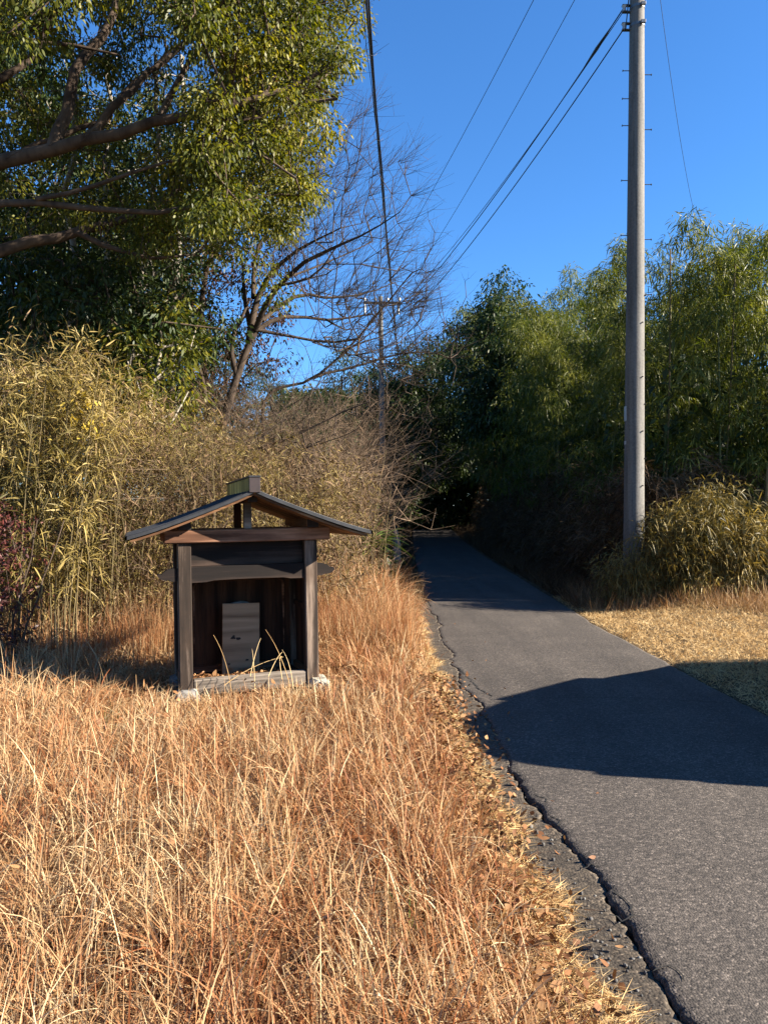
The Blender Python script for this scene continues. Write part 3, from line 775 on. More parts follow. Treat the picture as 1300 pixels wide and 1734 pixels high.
# leaves on the shrine floor
n = 900
lx = rng.uniform(-.47, .47, n); ly = rng.uniform(.115, .40, n); lz = .118 + rng.random(n) * .045 * (0.4 + np.abs(np.sin(5 * lx + 1)))
P = np.stack([SHR[0] + lx * CT - ly * ST, SHR[1] + lx * ST + ly * CT, lz + lx * .017], -1)
D = sph(n); D[:, 2] *= .4
V, F, r_ = leaf_arr(P, D, rng.uniform(.02, .045, n), rng.uniform(.012, .028, n), 0.2, 2, [.2, 1, .1], .8)
tag(mesh_np('shrine_leaf_litter', V, F, M['litter'], r_), 'dry brown leaves blown onto the floor of the shrine', 'leaf litter', kind='stuff')
# dry stalks growing up in front of the opening
st_items = []
for (u0, v0, u1, v1, u2, v2) in [(392, 1145, 385, 1112, 362, 1075), (424, 1120, 433, 1100, 442, 1080), (432, 1145, 431, 1120, 427, 1098), (492, 1140, 478, 1105, 450, 1066), (497, 1142, 492, 1118, 478, 1100), (380, 1135, 430, 1122, 480, 1112), (455, 1120, 468, 1112, 478, 1104), (478, 1125, 470, 1104, 478, 1112)]:
    a, b, c = px(u0, v0 + 25, 6.05), px(u1, v1, 6.15), px(u2, v2, 6.25)
    t = np.linspace(0, 1, 8)[:, None]; C = (1 - t) ** 2 * a + 2 * t * (1 - t) * b + t ** 2 * c
    st_items.append((C, np.linspace(.0035, .0015, 8), 5))
o = tubes('dry_stalks', st_items, M['straw'])
tag(o, 'pale dry stalks bending across the opening of the shrine', 'stalks', kind='stuff')


# ------------------------------------------------------------------ tree machinery
def grow(roots, targets, rg, step=0.28, wob=0.06, rmin=.006, rk=.0042, pull=0.35, order=None):
    """roots: list of polylines (fixed limbs, list of (pts, r0)); each target is joined to the nearest wood by a bent branch.
    returns tubes and node arrays"""
    P, par, fixedr = [], [], []
    chains = []
    for pts, r0, r1 in roots:
        pts = np.asarray(pts, float)
        seg = []
        for a, b in zip(pts[:-1], pts[1:]):
            m = max(1, int(np.linalg.norm(b - a) / step)); seg += [a + (b - a) * k / m for k in range(m)]
        seg.append(pts[-1]); seg = np.array(seg)
        k_ = len(seg); sm = seg.copy()
        for _ in range(2): sm[1:-1] = (sm[:-2] + 2 * sm[1:-1] + sm[2:]) / 4
        sm[1:-1] += rg.normal(0, wob * .35, (k_ - 2, 3)) if k_ > 2 else 0
        ids = []
        for q, p in enumerate(sm):
            par.append(ids[-1] if ids else -1); ids.append(len(P)); P.append(p); fixedr.append(r0 + (r1 - r0) * q / (k_ - 1))
        chains.append(ids)
    T = np.asarray(targets)
    A = np.array(P)
    if order is None:
        d0 = np.array([np.min(np.linalg.norm(A - t, axis=1)) for t in T]) if len(T) else []
        order = np.argsort(d0)
    buf = np.zeros((len(P) + len(T) * 14, 3)); cnt = len(P); buf[:cnt] = A
    for ti in order:
        t = T[ti]
        dd = buf[:cnt] - t; q = np.einsum('ij,ij->i', dd, dd) + 0.5 * np.clip(buf[:cnt, 2] - t[2], -1, None)
        j = int(np.argmin(q)); a = buf[j]; dist = np.linalg.norm(t - a)
        pd = unit(a - buf[par[j]]) if par[j] >= 0 else np.array([0, 0, 1.])
        m = int(np.clip(dist / step, 1, 10)); ids = [j]
        c = a + pd * dist * pull
        for k in range(1, m + 1):
            f = k / m; p = (1 - f) ** 2 * a + 2 * f * (1 - f) * c + f * f * t
            if k < m: p = p + rg.normal(0, wob * min(1, dist), 3)
            par.append(ids[-1]); ids.append(cnt); buf[cnt] = p; fixedr.append(0); cnt += 1
        chains.append(ids)
    par = np.array(par); load = np.zeros(cnt)
    for i in range(cnt - 1, -1, -1):
        load[i] += 0.3
        if par[i] >= 0: load[par[i]] += load[i]
    r = np.maximum(rmin + rk * load ** 0.5, fixedr)
    for i in range(cnt):
        if par[i] >= 0: r[i] = min(r[i], r[par[i]])
    items = []
    for ids in chains:
        if len(ids) < 2: continue
        rr = r[ids].copy()
        if par[ids[0]] >= 0 or len(ids) > 1: rr[0] = min(rr[0], rr[1] * 1.25) if ids[0] in (par[ids[1]],) and len(ids) > 1 and fixedr[ids[1]] == 0 else rr[0]
        n = 12 if rr.max() > .09 else 8 if rr.max() > .03 else 5 if rr.max() > .01 else 4
        items.append((buf[ids], rr, n))
    return items, buf[:cnt], par


def cluster_leaves(C, per, rad, L, Wr, rg, drp=0.35, hang=0.5, K=2, prof=None, flat=0.7):
    n = len(C) * per
    cc = np.repeat(C, per, 0)
    o = sph(n, rg) * (rg.random(n)[:, None] ** 0.45) * rad; o[:, 2] *= flat
    D = unit(o) * 0.8 + sph(n, rg) * 0.7; D[:, 2] -= hang
    LL = L * rg.uniform(.6, 1.25, n)
    base = np.repeat(rg.normal(0, .12, len(C)), per)
    return leaf_arr(cc + o, D, LL, LL * Wr, drp * rg.uniform(0, 1.4, n), K, prof, 0.9, np.clip(rg.normal(.5, .2, n) + base, 0, 1), rg)


def crown_pts(c, ax, n, rg, inner=0.55, zlow=-1.0, lump=0.22):
    d = sph(n * 3, rg); rr = inner + (1 - inner) * rg.random(n * 3) ** 0.6
    lum = 1 + lump * np.sin(4 * d[:, 0] + 1.3 * c[0]) * np.sin(5 * d[:, 2] + c[1]) + lump * .6 * np.sin(9 * d[:, 1] + 7 * d[:, 2])
    p = d * (rr * lum)[:, None] * np.array(ax) + np.array(c)
    p = p[d[:, 2] > zlow][:n]
    return p


def evergreen(base, h, c, ax, ncl, per, L, seed, label, cat='tree', group=None, name='evergreen_tree', mat='evergreen', bark='bark', rad=.42, inner=.45, zlow=-1, tr=.16, Wr=.42, extra=None):
    rg = np.random.default_rng(seed)
    base = np.array(base, float); c = np.array(c, float)
    root = empty(name, tuple(base)); tag(root, label, cat, group)
    top = c + np.array([0, 0, ax[2] * .7])
    mid = base + (c - base) * .5 + rg.normal(0, .15, 3) * [1, 1, 0]
    trunk = [(np.array([base - [0, 0, .15], base + (mid - base) * .5 + rg.normal(0, .06, 3), mid, c - [0, 0, ax[2] * .3], top]) - base, tr, tr * .3)]
    T = crown_pts(c - base, ax, ncl, rg, inner, zlow)
    items, nodes, par = grow(trunk, T, rg, step=.45, wob=.12, rmin=.008, rk=.007)
    tubes('trunk', items, M[bark], root)
    V, F, r_ = cluster_leaves(T, per, rad, L, Wr, rg)
    mesh_np('crown', V, F, M[mat], r_, root)
    return root


def copy_tree(o, loc, rz=0, s=1.0, label=None, parent=None):
    c = o.copy(); COL.objects.link(c)
    if parent is None:
        c.location = loc; c.rotation_euler = (0, 0, rz); c.scale = (s, s, s * (1 + .06 * math.sin(rz * 7)))
        if label: c['label'] = label
    else: c.parent = parent
    for ch in list(o.children): copy_tree(ch, None, parent=c)
    return c


# ------------------------------------------------------------------ near evergreen oak overhanging from the left
def twig_sprays(bases, dirs, n, rg, L=(.3, .8), bend=.5, r=.0035, up=.35, spread=.55, seg=5):
    items = []
    for b, d in zip(bases, dirs):
        for _ in range(n):
            dd = unit(d + rg.normal(0, spread, 3)); l = rg.uniform(*L)
            t = np.linspace(0, 1, seg)[:, None]
            side = rg.normal(0, .12, 3)
            P = b + dd * l * t + (np.array([0, 0, up]) + side) * bend * l * t ** 2
            items.append((P, np.linspace(r, r * .35, seg), 3))
            if rg.random() < .8:
                k = rg.integers(1, seg - 1); d2 = unit(dd + rg.normal(0, .6, 3)); l2 = l * .5
                items.append((P[k] + d2 * l2 * t + np.array([0, 0, up]) * bend * l2 * t ** 2, np.linspace(r * .7, r * .3, seg), 3))
    return items


def build_oak():
    rg = np.random.default_rng(11)
    b = np.array([-6.4, 9.3, float(hgt(-6.4, 9.3))])
    root = empty('evergreen_oak', tuple(b))
    tag(root, 'big evergreen oak reaching in from the left with glossy yellow green leaves', 'tree')
    fork = b + [0.1, -.1, 4.2]
    l = lambda pts: [fork] + [px(*p) for p in pts]
    limbs = [([b - [0, 0, .2], b + [.05, 0, 1.8], fork, b + [-.2, .2, 7.5], b + [.3, .3, 10.5]], .30, .09),
             (l([(-60, 300, 9.2), (0, 270, 9.1), (95, 235, 9.0), (150, 243, 8.9), (205, 222, 8.8), (270, 196, 8.8), (310, 200, 8.7), (350, 190, 8.7), (440, 165, 8.8), (540, 120, 9.0)]), .125, .022),
             ([px(88, 252, 9.0), px(97, 225, 9.02), px(106, 190, 9.1), px(118, 120, 9.3), px(160, 60, 9.5), (px(192, 10, 9.7)), px(215, -60, 9.8)], .085, .04),
             ([px(130, 245, 8.9), px(160, 215, 8.95), px(200, 180, 9.1), px(240, 125, 9.4), px(300, 75, 9.6), px(370, 10, 9.9)], .055, .02),
             ([px(270, 196, 8.8), px(285, 150, 9.0), px(320, 90, 9.1), px(390, 40, 9.2)], .045, .015),
             (l([(-60, 350, 9.0), (0, 335, 9.0), (60, 336, 9.0), (125, 345, 9.1), (200, 360, 9.2), (280, 360, 9.4), (370, 340, 9.7), (450, 330, 9.9)]), .07, .018),
             (l([(-60, 440, 9.6), (0, 428, 9.8), (50, 405, 9.9), (135, 392, 10), (190, 382, 10.1), (240, 360, 10.3), (330, 300, 10.6), (400, 240, 10.8)]), .105, .02),
             (l([(-40, 130, 9.6), (15, 150, 9.7), (45, 95, 9.8), (72, 72, 9.9), (95, 30, 10.0), (110, -60, 10.1)]), .085, .03),
             (l([(-60, 300, 9.4), (20, 262, 9.6), (140, 222, 9.9), (210, 160, 10.2), (250, 110, 10.4), (320, 60, 10.6)]), .07, .015),
             ([px(345, 196, 8.72), px(380, 205, 8.8), (px(450, 190, 9.0)), px(520, 170, 9.3), px(570, 165, 9.5)], .035, .008),
             ([px(130, 392, 10), px(170, 420, 9.9), px(250, 440, 9.9), px(330, 430, 10)], .045, .010),
             ([px(60, 336, 9.0), px(120, 320, 8.9), px(220, 300, 8.9), px(330, 250, 9), px(420, 240, 9.2)], .032, .008),
             ([px(0, 50, 8.6), px(60, 58, 8.6), px(110, 66, 8.7), px(200, 90, 8.9)], .035, .012),
             ([px(340, 192, 8.7), px(360, 230, 8.6), px(420, 250, 8.6), px(500, 300, 8.7)], .030, .010)]
    limbs = [([np.array(p) - b for p in pts], r0, r1) for pts, r0, r1 in limbs]
    c = np.array([-3.60, 9.5, 8.0])
    T = crown_pts(c, (3.35, 2.7, 4.4), 2300, rg, .5, -.98, .10)
    T = T[(T[:, 2] < 10.8) & (T[:, 0] > -6.6)]
    u = 650 + FPX * T[:, 0] / T[:, 1]; v = HOR - (T[:, 2] - CAM_H) / T[:, 1] * FPX
    openlow = (T[:, 1] < 9.6) & (u < 330) & (v > 60) & (v < 620)
    openlow |= (u < 260) & (v > 100) & (v < 480) & (rg.random(len(T)) < .55)
    lowcut = v > 400 + 0 * u
    keep = ~openlow & ~(lowcut & (u > 250) & (rg.random(len(T)) < .6)) & ~((u < 400) & (v > 430))
    T = T[keep][:980]
    items, nodes, par = grow(limbs, T - b, rg, step=.30, wob=.07, rmin=.005, rk=.0042, pull=.4)
    inner = nodes[(nodes[:, 0] + b[0] > -5.4) & (nodes[:, 2] + b[2] < 10.2)]
    E = inner[rg.choice(len(inner), 700, replace=True)]
    items += twig_sprays(E, unit(E - fork + b) * .6 + np.array([.3, 0, .1]), 2, rg, (.25, .8), .4, .005, .1, .6)
    tubes('trunk', items, M['bark'], root)
    V, F, r_ = cluster_leaves(T - b, 215, .33, .051, .50, rg, .4, .75, 3, [.2, .95, .85, .05])
    mesh_np('crown', V, F, M['oak'], r_, root)
    return root


build_oak()

# slim pale trunked evergreens behind it
for k, (u0, u1, Y0, cz, cx, ax, lab) in enumerate([
        (118, 122, 11.9, 6.6, -.3, (1.5, 1.5, 2.6), 'slim pale trunked evergreen, leftmost trunk behind the overhanging oak'),
        (186, 178, 12.4, 7.2, -.2, (1.6, 1.5, 2.8), 'slim pale evergreen second from the left behind the oak, straight trunk'),
        (200, 262, 12.0, 7.0, .0, (1.5, 1.5, 2.4), 'crooked pale trunked evergreen whose stem bends right under the oak leaves'),
        (285, 305, 12.9, 7.8, -.5, (1.2, 1.3, 2.2), 'slim pale trunked evergreen nearest the bare tree, behind the oak')]):
    rg = np.random.default_rng(40 + k)
    p0 = px(u0, 900, Y0); p0[2] = hgt(p0[0], Y0)
    root = empty('pale_trunk_tree', tuple(p0)); tag(root, lab, 'tree', 'slim pale trunked trees behind the oak')
    pts = [p0 - [0, 0, .15], px(u0 + 6, 760, Y0), px((u0 + u1) / 2 - 6, 600, Y0), px((u0 + u1) / 2 + 8, 470, Y0), px(u1 - 5, 330, Y0), px(u1 + 6, 220, Y0), px(u1, 90, Y0)]
    c = px(u1, 875, Y0); c[2] = cz; c[0] += cx
    c[1] += 1.1; T = crown_pts(c, ax, 60, rg, .3, -1)
    T2 = crown_pts(np.array([p0[0] - .1, Y0 + 1.1, 4.3]), (1.1, .9, 1.4), 26, rg, .4, -1)
    T = np.concatenate([T, T2])
    items, nodes, par = grow([([q - p0 for q in pts], .085, .03)], T - p0, rg, .4, .1, .006, .004)
    tubes('trunk', items, M['bark_pale'], root)
    V, F, r_ = cluster_leaves(T - p0, 72, .42, .10, .42, rg)
    mesh_np('crown', V, F, M['evergreen'], r_, root)

# low evergreen foliage mass hanging over the thicket (left, middle height)
evergreen((-5.6, 11.6, hgt(-5.6, 11.6)), 5, (-4.6, 11.6, 4.6), (1.9, 1.5, 1.25), 120, 90, .10, 61, 'dark low evergreen growing out of the bamboo grass at the left edge', mat='evergreen', rad=.4)
evergreen((-3.6, 11.4, hgt(-3.6, 11.4)), 5, (-3.45, 11.3, 3.9), (.62, .7, 1.1), 40, 90, .09, 62, 'narrow leafy evergreen just left of the bare tree with grey stem', mat='oak', rad=.34, bark='bark_pale', tr=.06)

# backdrop wood on the left: one model, copies
proto = evergreen((-9.5, 18, hgt(-9.5, 18)), 10, (-9.5, 18, 6.6), (2.7, 2.4, 4.2), 170, 110, .15, 70, 'dense evergreen at the far left behind the oak', group='evergreens of the wood behind the thicket', rad=.62)
for (x0, y0, rz, s, lab) in [(-8.0, 14.6, 5.2, 1.22, 'tall dark evergreen close behind the limbs of the oak'), (-6.6, 17.2, 1.1, .92, 'dense evergreen behind the slim pale trunks, left part of the wood'),
                             (-6.4, 20.5, 2.3, .80, 'dense evergreen directly behind the brown leaved tree'),
                             (-12.0, 17.0, 3.6, 1.0, 'tall evergreen of the wood behind the oak limbs at the picture edge')]:
    copy_tree(proto, (x0, y0, float(hgt(x0, y0))), rz, s, lab)
for (x0, y0, rz, s, lab) in [(-6.5, 43, .7, .92, 'far low evergreen seen under the bare branches, left one'),
                             (-2.6, 46, 1.9, .98, 'far evergreen seen under the bare branches beside the distant pole'),
                             (-10.5, 45, 3.0, 1.0, 'far evergreen seen just right of the bare tree trunk'),
                             (0.0, 50, 4.1, .95, 'far evergreen standing behind the distant utility pole')]:
    copy_tree(proto, (x0, y0, float(hgt(x0, y0))), rz, s, lab)['group'] = 'far evergreens beyond the thicket'


# ------------------------------------------------------------------ bare tree
def build_bare():
    rg = np.random.default_rng(21)
    Y0 = 12.6
    b = px(372, 900, Y0); b[2] = hgt(b[0], Y0)
    root = empty('bare_tree', tuple(b)); tag(root, 'leafless grey tree with long branches fanning out to the right over the lane', 'tree')
    q = lambda pts: [px(300 + a / 2.6, 350 + c / 2.6, Y0 + d) for a, c, d in pts]
    limbs = [([b - [0, 0, .15]] + q([(190, 1010, 0), (215, 880, 0), (262, 745, 0), (300, 650, 0), (318, 590, 0), (345, 540, 0), (375, 500, .1), (480, 468, .3), (560, 480, .5), (650, 510, .7), (760, 498, .9), (860, 470, 1.0)]), .135, .010),
             (q([(318, 590, 0), (325, 500, .1), (335, 400, .1), (400, 290, 0), (450, 230, -.2), (520, 200, -.3), (620, 130, -.4), (720, 90, -.5)]), .07, .010),
             (q([(335, 400, .1), (328, 310, .2), (322, 240, .3), (360, 170, .3), (395, 100, .2), (430, 20, .1)]), .045, .010),
             (q([(320, 520, .1), (298, 440, .2), (290, 330, .3), (288, 250, .3), (270, 180, .3)]), .05, .010),
             (q([(345, 540, 0), (385, 430, -.2), (420, 350, -.4), (480, 310, -.5), (560, 230, -.7), (660, 180, -.9), (800, 130, -1.0), (900, 80, -1.1), (980, 20, -1.2)]), .055, .006),
             (q([(375, 500, .1), (420, 420, .3), (520, 370, .5), (650, 400, .7), (780, 400, .8), (880, 370, .9), (960, 330, 1)]), .042, .006),
             (q([(420, 350, -.4), (500, 330, -.5), (600, 345, -.5), (650, 270, -.6), (680, 190, -.7), (760, 110, -.8)]), .030, .006),
             (q([(345, 540, 0), (430, 552, .1), (520, 560, .2), (600, 600, .3), (700, 610, .3), (800, 580, .3)]), .034, .006),
             (q([(262, 745, 0), (200, 640, -.1), (240, 540, -.1), (300, 460, -.1), (320, 400, -.1)]), .05, .02),
             (q([(120, 860, -.2), (140, 830, -.2), (120, 740, -.2), (60, 640, -.2)]), .05, .012),
             (q([(480, 310, -.5), (560, 300, -.3), (640, 230, -.1), (760, 215, .1), (860, 150, .2)]), .022, .005)]
    limbs = [([np.array(p) - b for p in pts], r0, r1) for pts, r0, r1 in limbs]
    # targets in a fan, volume depth +-1.6 m
    n = 420
    a = rg.uniform(-20, 82, n) * math.pi / 180; rad = rg.uniform(90, 300, n) * (1 - .12 * np.abs(a))
    hi = a > .75
    u = 440 + np.cos(a) * rad; v = 545 - np.sin(a) * rad * 1.12 ; Yd = Y0 + rg.uniform(-1.5, 1.5, n)
    T = np.array([px(*k) for k in zip(u, v, Yd)])
    up = np.array([px(*k) for k in zip(rg.uniform(520, 690, 40), rg.uniform(190, 330, 40), Y0 + rg.uniform(-1.6, 0, 40))])
    up = up[(up[:, 2] > 0)]
    T = np.concatenate([T, up]) - b
    items, nodes, par = grow(limbs, T, rg, .26, .035, .0028, .0034, pull=.6)
    c0 = px(400, 600, Y0) - b
    ends = nodes[len(nodes) // 4:]
    sel = rg.choice(len(ends), 850, replace=True); E = ends[sel]
    D = unit(E - c0) * .8 + np.array([.55, 0, .25])
    items += twig_sprays(E, D, 2, rg, (.25, .75), .5, .0032)
    tubes('trunk', items, M['bark_bare'], root)


build_bare()

# big low branches from a fallen / leaning stem in front of the thicket
def low_branch(name, label, polys, Y0, seed, nt_=160, mat='bark_bare'):
    rg = np.random.default_rng(seed)
    b = px(*polys[0][0][0][:2], Y0)
    bz = np.array([b[0], Y0, float(hgt(b[0], Y0))])
    root = empty(name, tuple(bz)); tag(root, label, 'tree')
    limbs = []
    for pts, r0, r1 in polys: limbs.append(([px(u, v, Y0 + d) - bz for u, v, d in pts], r0, r1))
    limbs[0] = ([np.array([0, 0, -.1])] + limbs[0][0], limbs[0][1], limbs[0][2])
    T = []
    for pts, r0, r1 in limbs[:]:
        P = np.array(pts)
        for k in range(nt_ // len(limbs)):
            i = rg.integers(max(1, len(P) // 3), len(P)); T.append(P[i] + rg.normal(0, .35, 3) + [.35, 0, .25])
    T = np.array(T)
    items, nodes, par = grow(limbs, T, rg, .25, .04, .003, .0032, pull=.6)
    E = nodes[rg.choice(len(nodes), min(len(nodes), 420), replace=False)]
    items += twig_sprays(E, np.tile([.7, 0, .5], (len(E), 1)), 2, rg, (.2, .6), .5, .003)
    tubes('trunk', items, M[mat], root)


low_branch('leaning_bare_tree', 'dark leaning bare stem curving up to the right just above the brush', [
    ([(445, 655, 0), (480, 657, 0), (515, 655, 0), (545, 632, 0), (575, 605, -.1), (605, 580, -.1), (632, 545, -.2), (660, 500, -.3), (700, 460, -.4)], .055, .008),
    ([(530, 640, 0), (575, 628, .2), (610, 615, .3), (650, 602, .4), (700, 590, .5), (740, 598, .6)], .028, .005),
    ([(575, 605, -.1), (620, 575, 0), (665, 562, .1), (700, 540, .2)], .02, .005)], 13.4, 5)
low_branch('low_bare_branch_tree', 'low crooked bare stem sweeping right through the brush above the shrine', [
    ([(352, 765, 0), (385, 770, 0), (412, 771, 0), (435, 753, 0), (475, 750, -.1), (515, 735, -.1), (546, 711, -.1), (577, 689, -.1), (625, 680, -.2)], .040, .007),
    ([(435, 753, 0), (440, 738, .1), (470, 722, .1), (500, 700, .2)], .018, .005)], 10.8, 6, 90)

# brown leaved tree tangled with withered vine
rg = np.random.default_rng(33)
Yv = 13.6; bb = px(345, 900, Yv); bb[2] = hgt(bb[0], Yv)
vt = empty('vine_tree', tuple(bb)); tag(vt, 'tree hung with withered brown vine leaves behind the bare tree', 'tree')
cp = [px(u, v, Yv + d) for u, v, d in zip(rg.normal(350, 55, 90), rg.uniform(370, 700, 90), rg.uniform(-.6, .9, 90))]
cp += [px(u, v, Yv + d) for u, v, d in zip(rg.normal(440, 28, 40), rg.uniform(360, 640, 40), rg.uniform(-.6, .6, 40))]
cp = np.array(cp) - bb
items, _, _ = grow([([np.array([0, 0, -.1]), px(355, 720, Yv) - bb, px(340, 560, Yv) - bb, px(350, 430, Yv) - bb, px(372, 340, Yv) - bb], .10, .03)], cp, rg, .35, .1, .005, .004)
items += twig_sprays(cp, np.tile([.2, 0, -.1], (len(cp), 1)), 7, rg, (.2, .6), .4, .003, 0, 1.0)
tubes('trunk', items, M['bark'], vt)
V, F, r_ = cluster_leaves(cp, 42, .34, .06, .6, rg); mesh_np('crown', V, F, M['brownleaf'], r_, vt)


# ------------------------------------------------------------------ thicket of bamboo grass on the left bank
def thick_h(x, y):
    u = 650 + FPX * x / y
    vtop = np.interp(u, [-200, 0, 90, 150, 200, 300, 380, 450, 560, 640, 700], [560, 585, 560, 610, 660, 690, 720, 745, 770, 760, 800])
    return np.clip(CAM_H + (HOR - vtop) / FPX * np.minimum(y, 11.5), .6, 4.0) - hgt(x, y)


def sasa(n, xr, yr_, front, seed, Lr=(.06, .18), Wf=.085, zlo=.0):
    rg = np.random.default_rng(seed)
    x = rg.uniform(*xr, n); y = yr_[0] + (yr_[1] - yr_[0]) * rg.random(n) ** 1.8
    y = y + front(x)
    ok = (np.abs(x) < .62 * y + .6) & (x < lane_left(y) - .7 - .9 * rg.random(n))
    x, y = x[ok], y[ok]; n = len(x)
    H = thick_h(x, y) * (0.62 + .42 * patch(x, y, 1.7, 1) + .22 * patch(x, y, 6.3, 3)) * (.75 + .25 * ss(y - front(x), 0, 1.0))
    f = zlo + (1 - zlo) * rg.random(n) ** .75
    hole = np.sin(2.9 * x + 1.3 * np.sin(2.1 * H * f)) * np.sin(3.3 * H * f + 1.7 * x) + .6 * np.sin(6.7 * x + 2) * np.sin(7.9 * H * f + 1)
    kk = hole + rg.normal(0, .35, n) > -.55; x, y, H, f = x[kk], y[kk], H[kk], f[kk]; n = len(x)
    z = hgt(x, y) + H * f
    a = rg.random(n) * 2 * math.pi
    D = np.stack([np.cos(a), np.sin(a), rg.uniform(-1.1, 1.3, n)], -1)
    L = rg.uniform(*Lr, n) * (.55 + .45 * (x < -3.2))
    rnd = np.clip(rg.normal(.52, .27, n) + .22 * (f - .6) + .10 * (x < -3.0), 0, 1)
    return leaf_arr(np.stack([x, y, z], -1), D, L, L * Wf * rg.uniform(.7, 1.3, n), rg.uniform(0, .55, n), 3, [.25, 1, .8, .03], .9, rnd, rg), (x, y, H)


front = lambda x: 0.0 * x + np.interp(x, [-6, -3.2, -2.2, -.6, .3], [0.0, 0.2, .6, 1.0, 1.6])
(A1, (tx, ty, tH)) = sasa(150000, (-7.0, 0.2), (8.3, 12.5), front, 1)
kp = np.repeat(rng.random(len(A1[2]) // 8) < (1 - .45 * ss(A1[0][::8, 0], -1.8, -.1)), 8)
A1 = (A1[0], A1[1].reshape(-1, 3, 4)[kp[::8]].reshape(-1, 4), A1[2])
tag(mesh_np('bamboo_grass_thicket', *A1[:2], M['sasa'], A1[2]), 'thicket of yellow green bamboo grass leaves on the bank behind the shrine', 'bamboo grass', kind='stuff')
rg = np.random.default_rng(8); sel = rg.choice(len(tx), 260, replace=False); items = []
for i in sel:
    x0, y0, h = tx[i], ty[i], tH[i] * rg.uniform(.8, 1.12); z0 = float(hgt(x0, y0)); l = rg.normal(0, .3, 2)
    t = np.linspace(0, 1, 6)
    items.append((np.stack([x0 + l[0] * t ** 2, y0 + l[1] * t ** 2, z0 + h * t * (1 - .08 * t)], -1), np.linspace(.006, .0025, 6), 4))
tag(tubes('bamboo_grass_stems', items, M['sasa_stem']), 'thin tan stems standing inside the bamboo grass thicket', 'stems', kind='stuff')
rg = np.random.default_rng(88); n = 46000; i_ = rg.integers(0, len(tx), n); x, y = tx[i_] + rg.normal(0, .1, n), ty[i_] + rg.normal(0, .1, n)
z = hgt(x, y) + tH[i_] * rg.random(n) ** 1.2
V, F, r_ = leaf_arr(np.stack([x, y, z], -1), sph(n, rg), rg.uniform(.04, .16, n), rg.uniform(.008, .022, n), .3, 2, [.3, 1, .1], .9, rg.random(n), rg)
tag(mesh_np('dead_leaves', V, F, M['brush'], r_), 'dead brown leaves tangled through the bamboo grass behind the shrine', 'dead leaves', kind='stuff')
# taller reeds at the left edge
rg = np.random.default_rng(9); items = []; LV = []
for k in range(34):
    x0 = rg.uniform(-4.6, -3.3); y0 = rg.uniform(7.7, 8.8); z0 = float(hgt(x0, y0)); h = rg.uniform(2.4, 3.5); l = rg.normal(0, .25, 2) + [.15, 0]
    t = np.linspace(0, 1, 7); P = np.stack([x0 + l[0] * t ** 2, y0 + l[1] * t ** 2, z0 + h * t], -1)
    items.append((P, np.linspace(.008, .003, 7), 5)); LV.append(P[2:])
C = np.concatenate(LV)
V, F, r_ = cluster_leaves(C, 32, .27, .155, .09, rg, .45, -.1, 4, [.3, 1, .9, .6, .03])
tag(mesh_np('reed_leaves', V, F, M['sasa'], np.clip(r_ + .12, 0, 1)), 'long yellow arching reed leaves at the left edge of the thicket', 'reeds', kind='stuff')
tag(tubes('reed_stems', items, M['sasa_stem']), 'tan reed stalks at the left edge of the thicket', 'stems', kind='stuff')

# tall russet grass left of the shrine and behind it
rg = np.random.default_rng(12); n = 17000
x = rg.uniform(-4.4, .35, n); y = rg.uniform(7.4, 9.9, n)
ok = (np.abs(x) < .56 * y + .4) & (y > 7.5 + .5 * patch(x, y, 2) + .3 * (x > -1.5)) & (x < lane_left(y) - .35)
ok &= (rg.random(n) < np.where(x < -3.1, .25, 1.0))
x, y = x[ok], y[ok]; n = len(x)
V, F, r_ = blades(x, y, rg.uniform(.45, .95, n) * (.7 + .5 * patch(x, y, 2.5, 2)), rg.uniform(.003, .007, n), np.abs(rg.normal(.15, .2, n)), rg.uniform(0, .55, n), np.clip(rg.normal(.48, .22, n), 0, 1), 4)
tag(mesh_np('tall_grass', V, F, M['grass'], r_), 'tall russet grass behind and left of the shrine', 'grass', kind='stuff')

# dark brush tangle (twigs) behind the shrine to the right and along the lane
def brush_twigs(n, xr, yr2, hf, seed, L=(.4, 1.3), r=.004, mat='twig', lean=(.25, 0)):
    rg = np.random.default_rng(seed); items = []
    xs_ = rg.uniform(*xr, n); ys_ = rg.uniform(*yr2, n)
    for x0, y0 in zip(xs_, ys_):
        g0 = float(hgt(x0, y0)); h = hf(x0, y0)
        z0 = g0 + h * rg.random() ** .8 * .85
        d = unit(np.array([rg.normal(lean[0], .7), rg.normal(lean[1], .6), rg.uniform(-.1, 1.1)])); l = rg.uniform(*L)
        t = np.linspace(0, 1, 5)[:, None]; P = np.array([x0, y0, z0]) + d * l * t + rg.normal(0, .18, 3) * l * t ** 2
        items.append((P, np.linspace(r * rg.uniform(.6, 1.5), r * .3, 5), 3))
        d2 = unit(d + rg.normal(0, .7, 3)); items.append((P[2] + d2 * l * .5 * t, np.linspace(r * .6, r * .25, 5), 3))
    return items


items = brush_twigs(2300, (-3.0, -.25), (9.6, 16.5), lambda x, y: 2.5 + .06 * (y - 10), 3, lean=(.05, 0)) + brush_twigs(2600, (-3.6, -.2), (11.5, 16.5), lambda x, y: 3.4, 4) + brush_twigs(1500, (-6, -2), (8.6, 10.5), lambda x, y: 2.6, 5, (.3, .9), .003)
tag(tubes('dry_brush', items, M['twig']), 'tangle of bare tan twigs between the bamboo grass and the lane', 'brush', kind='stuff')
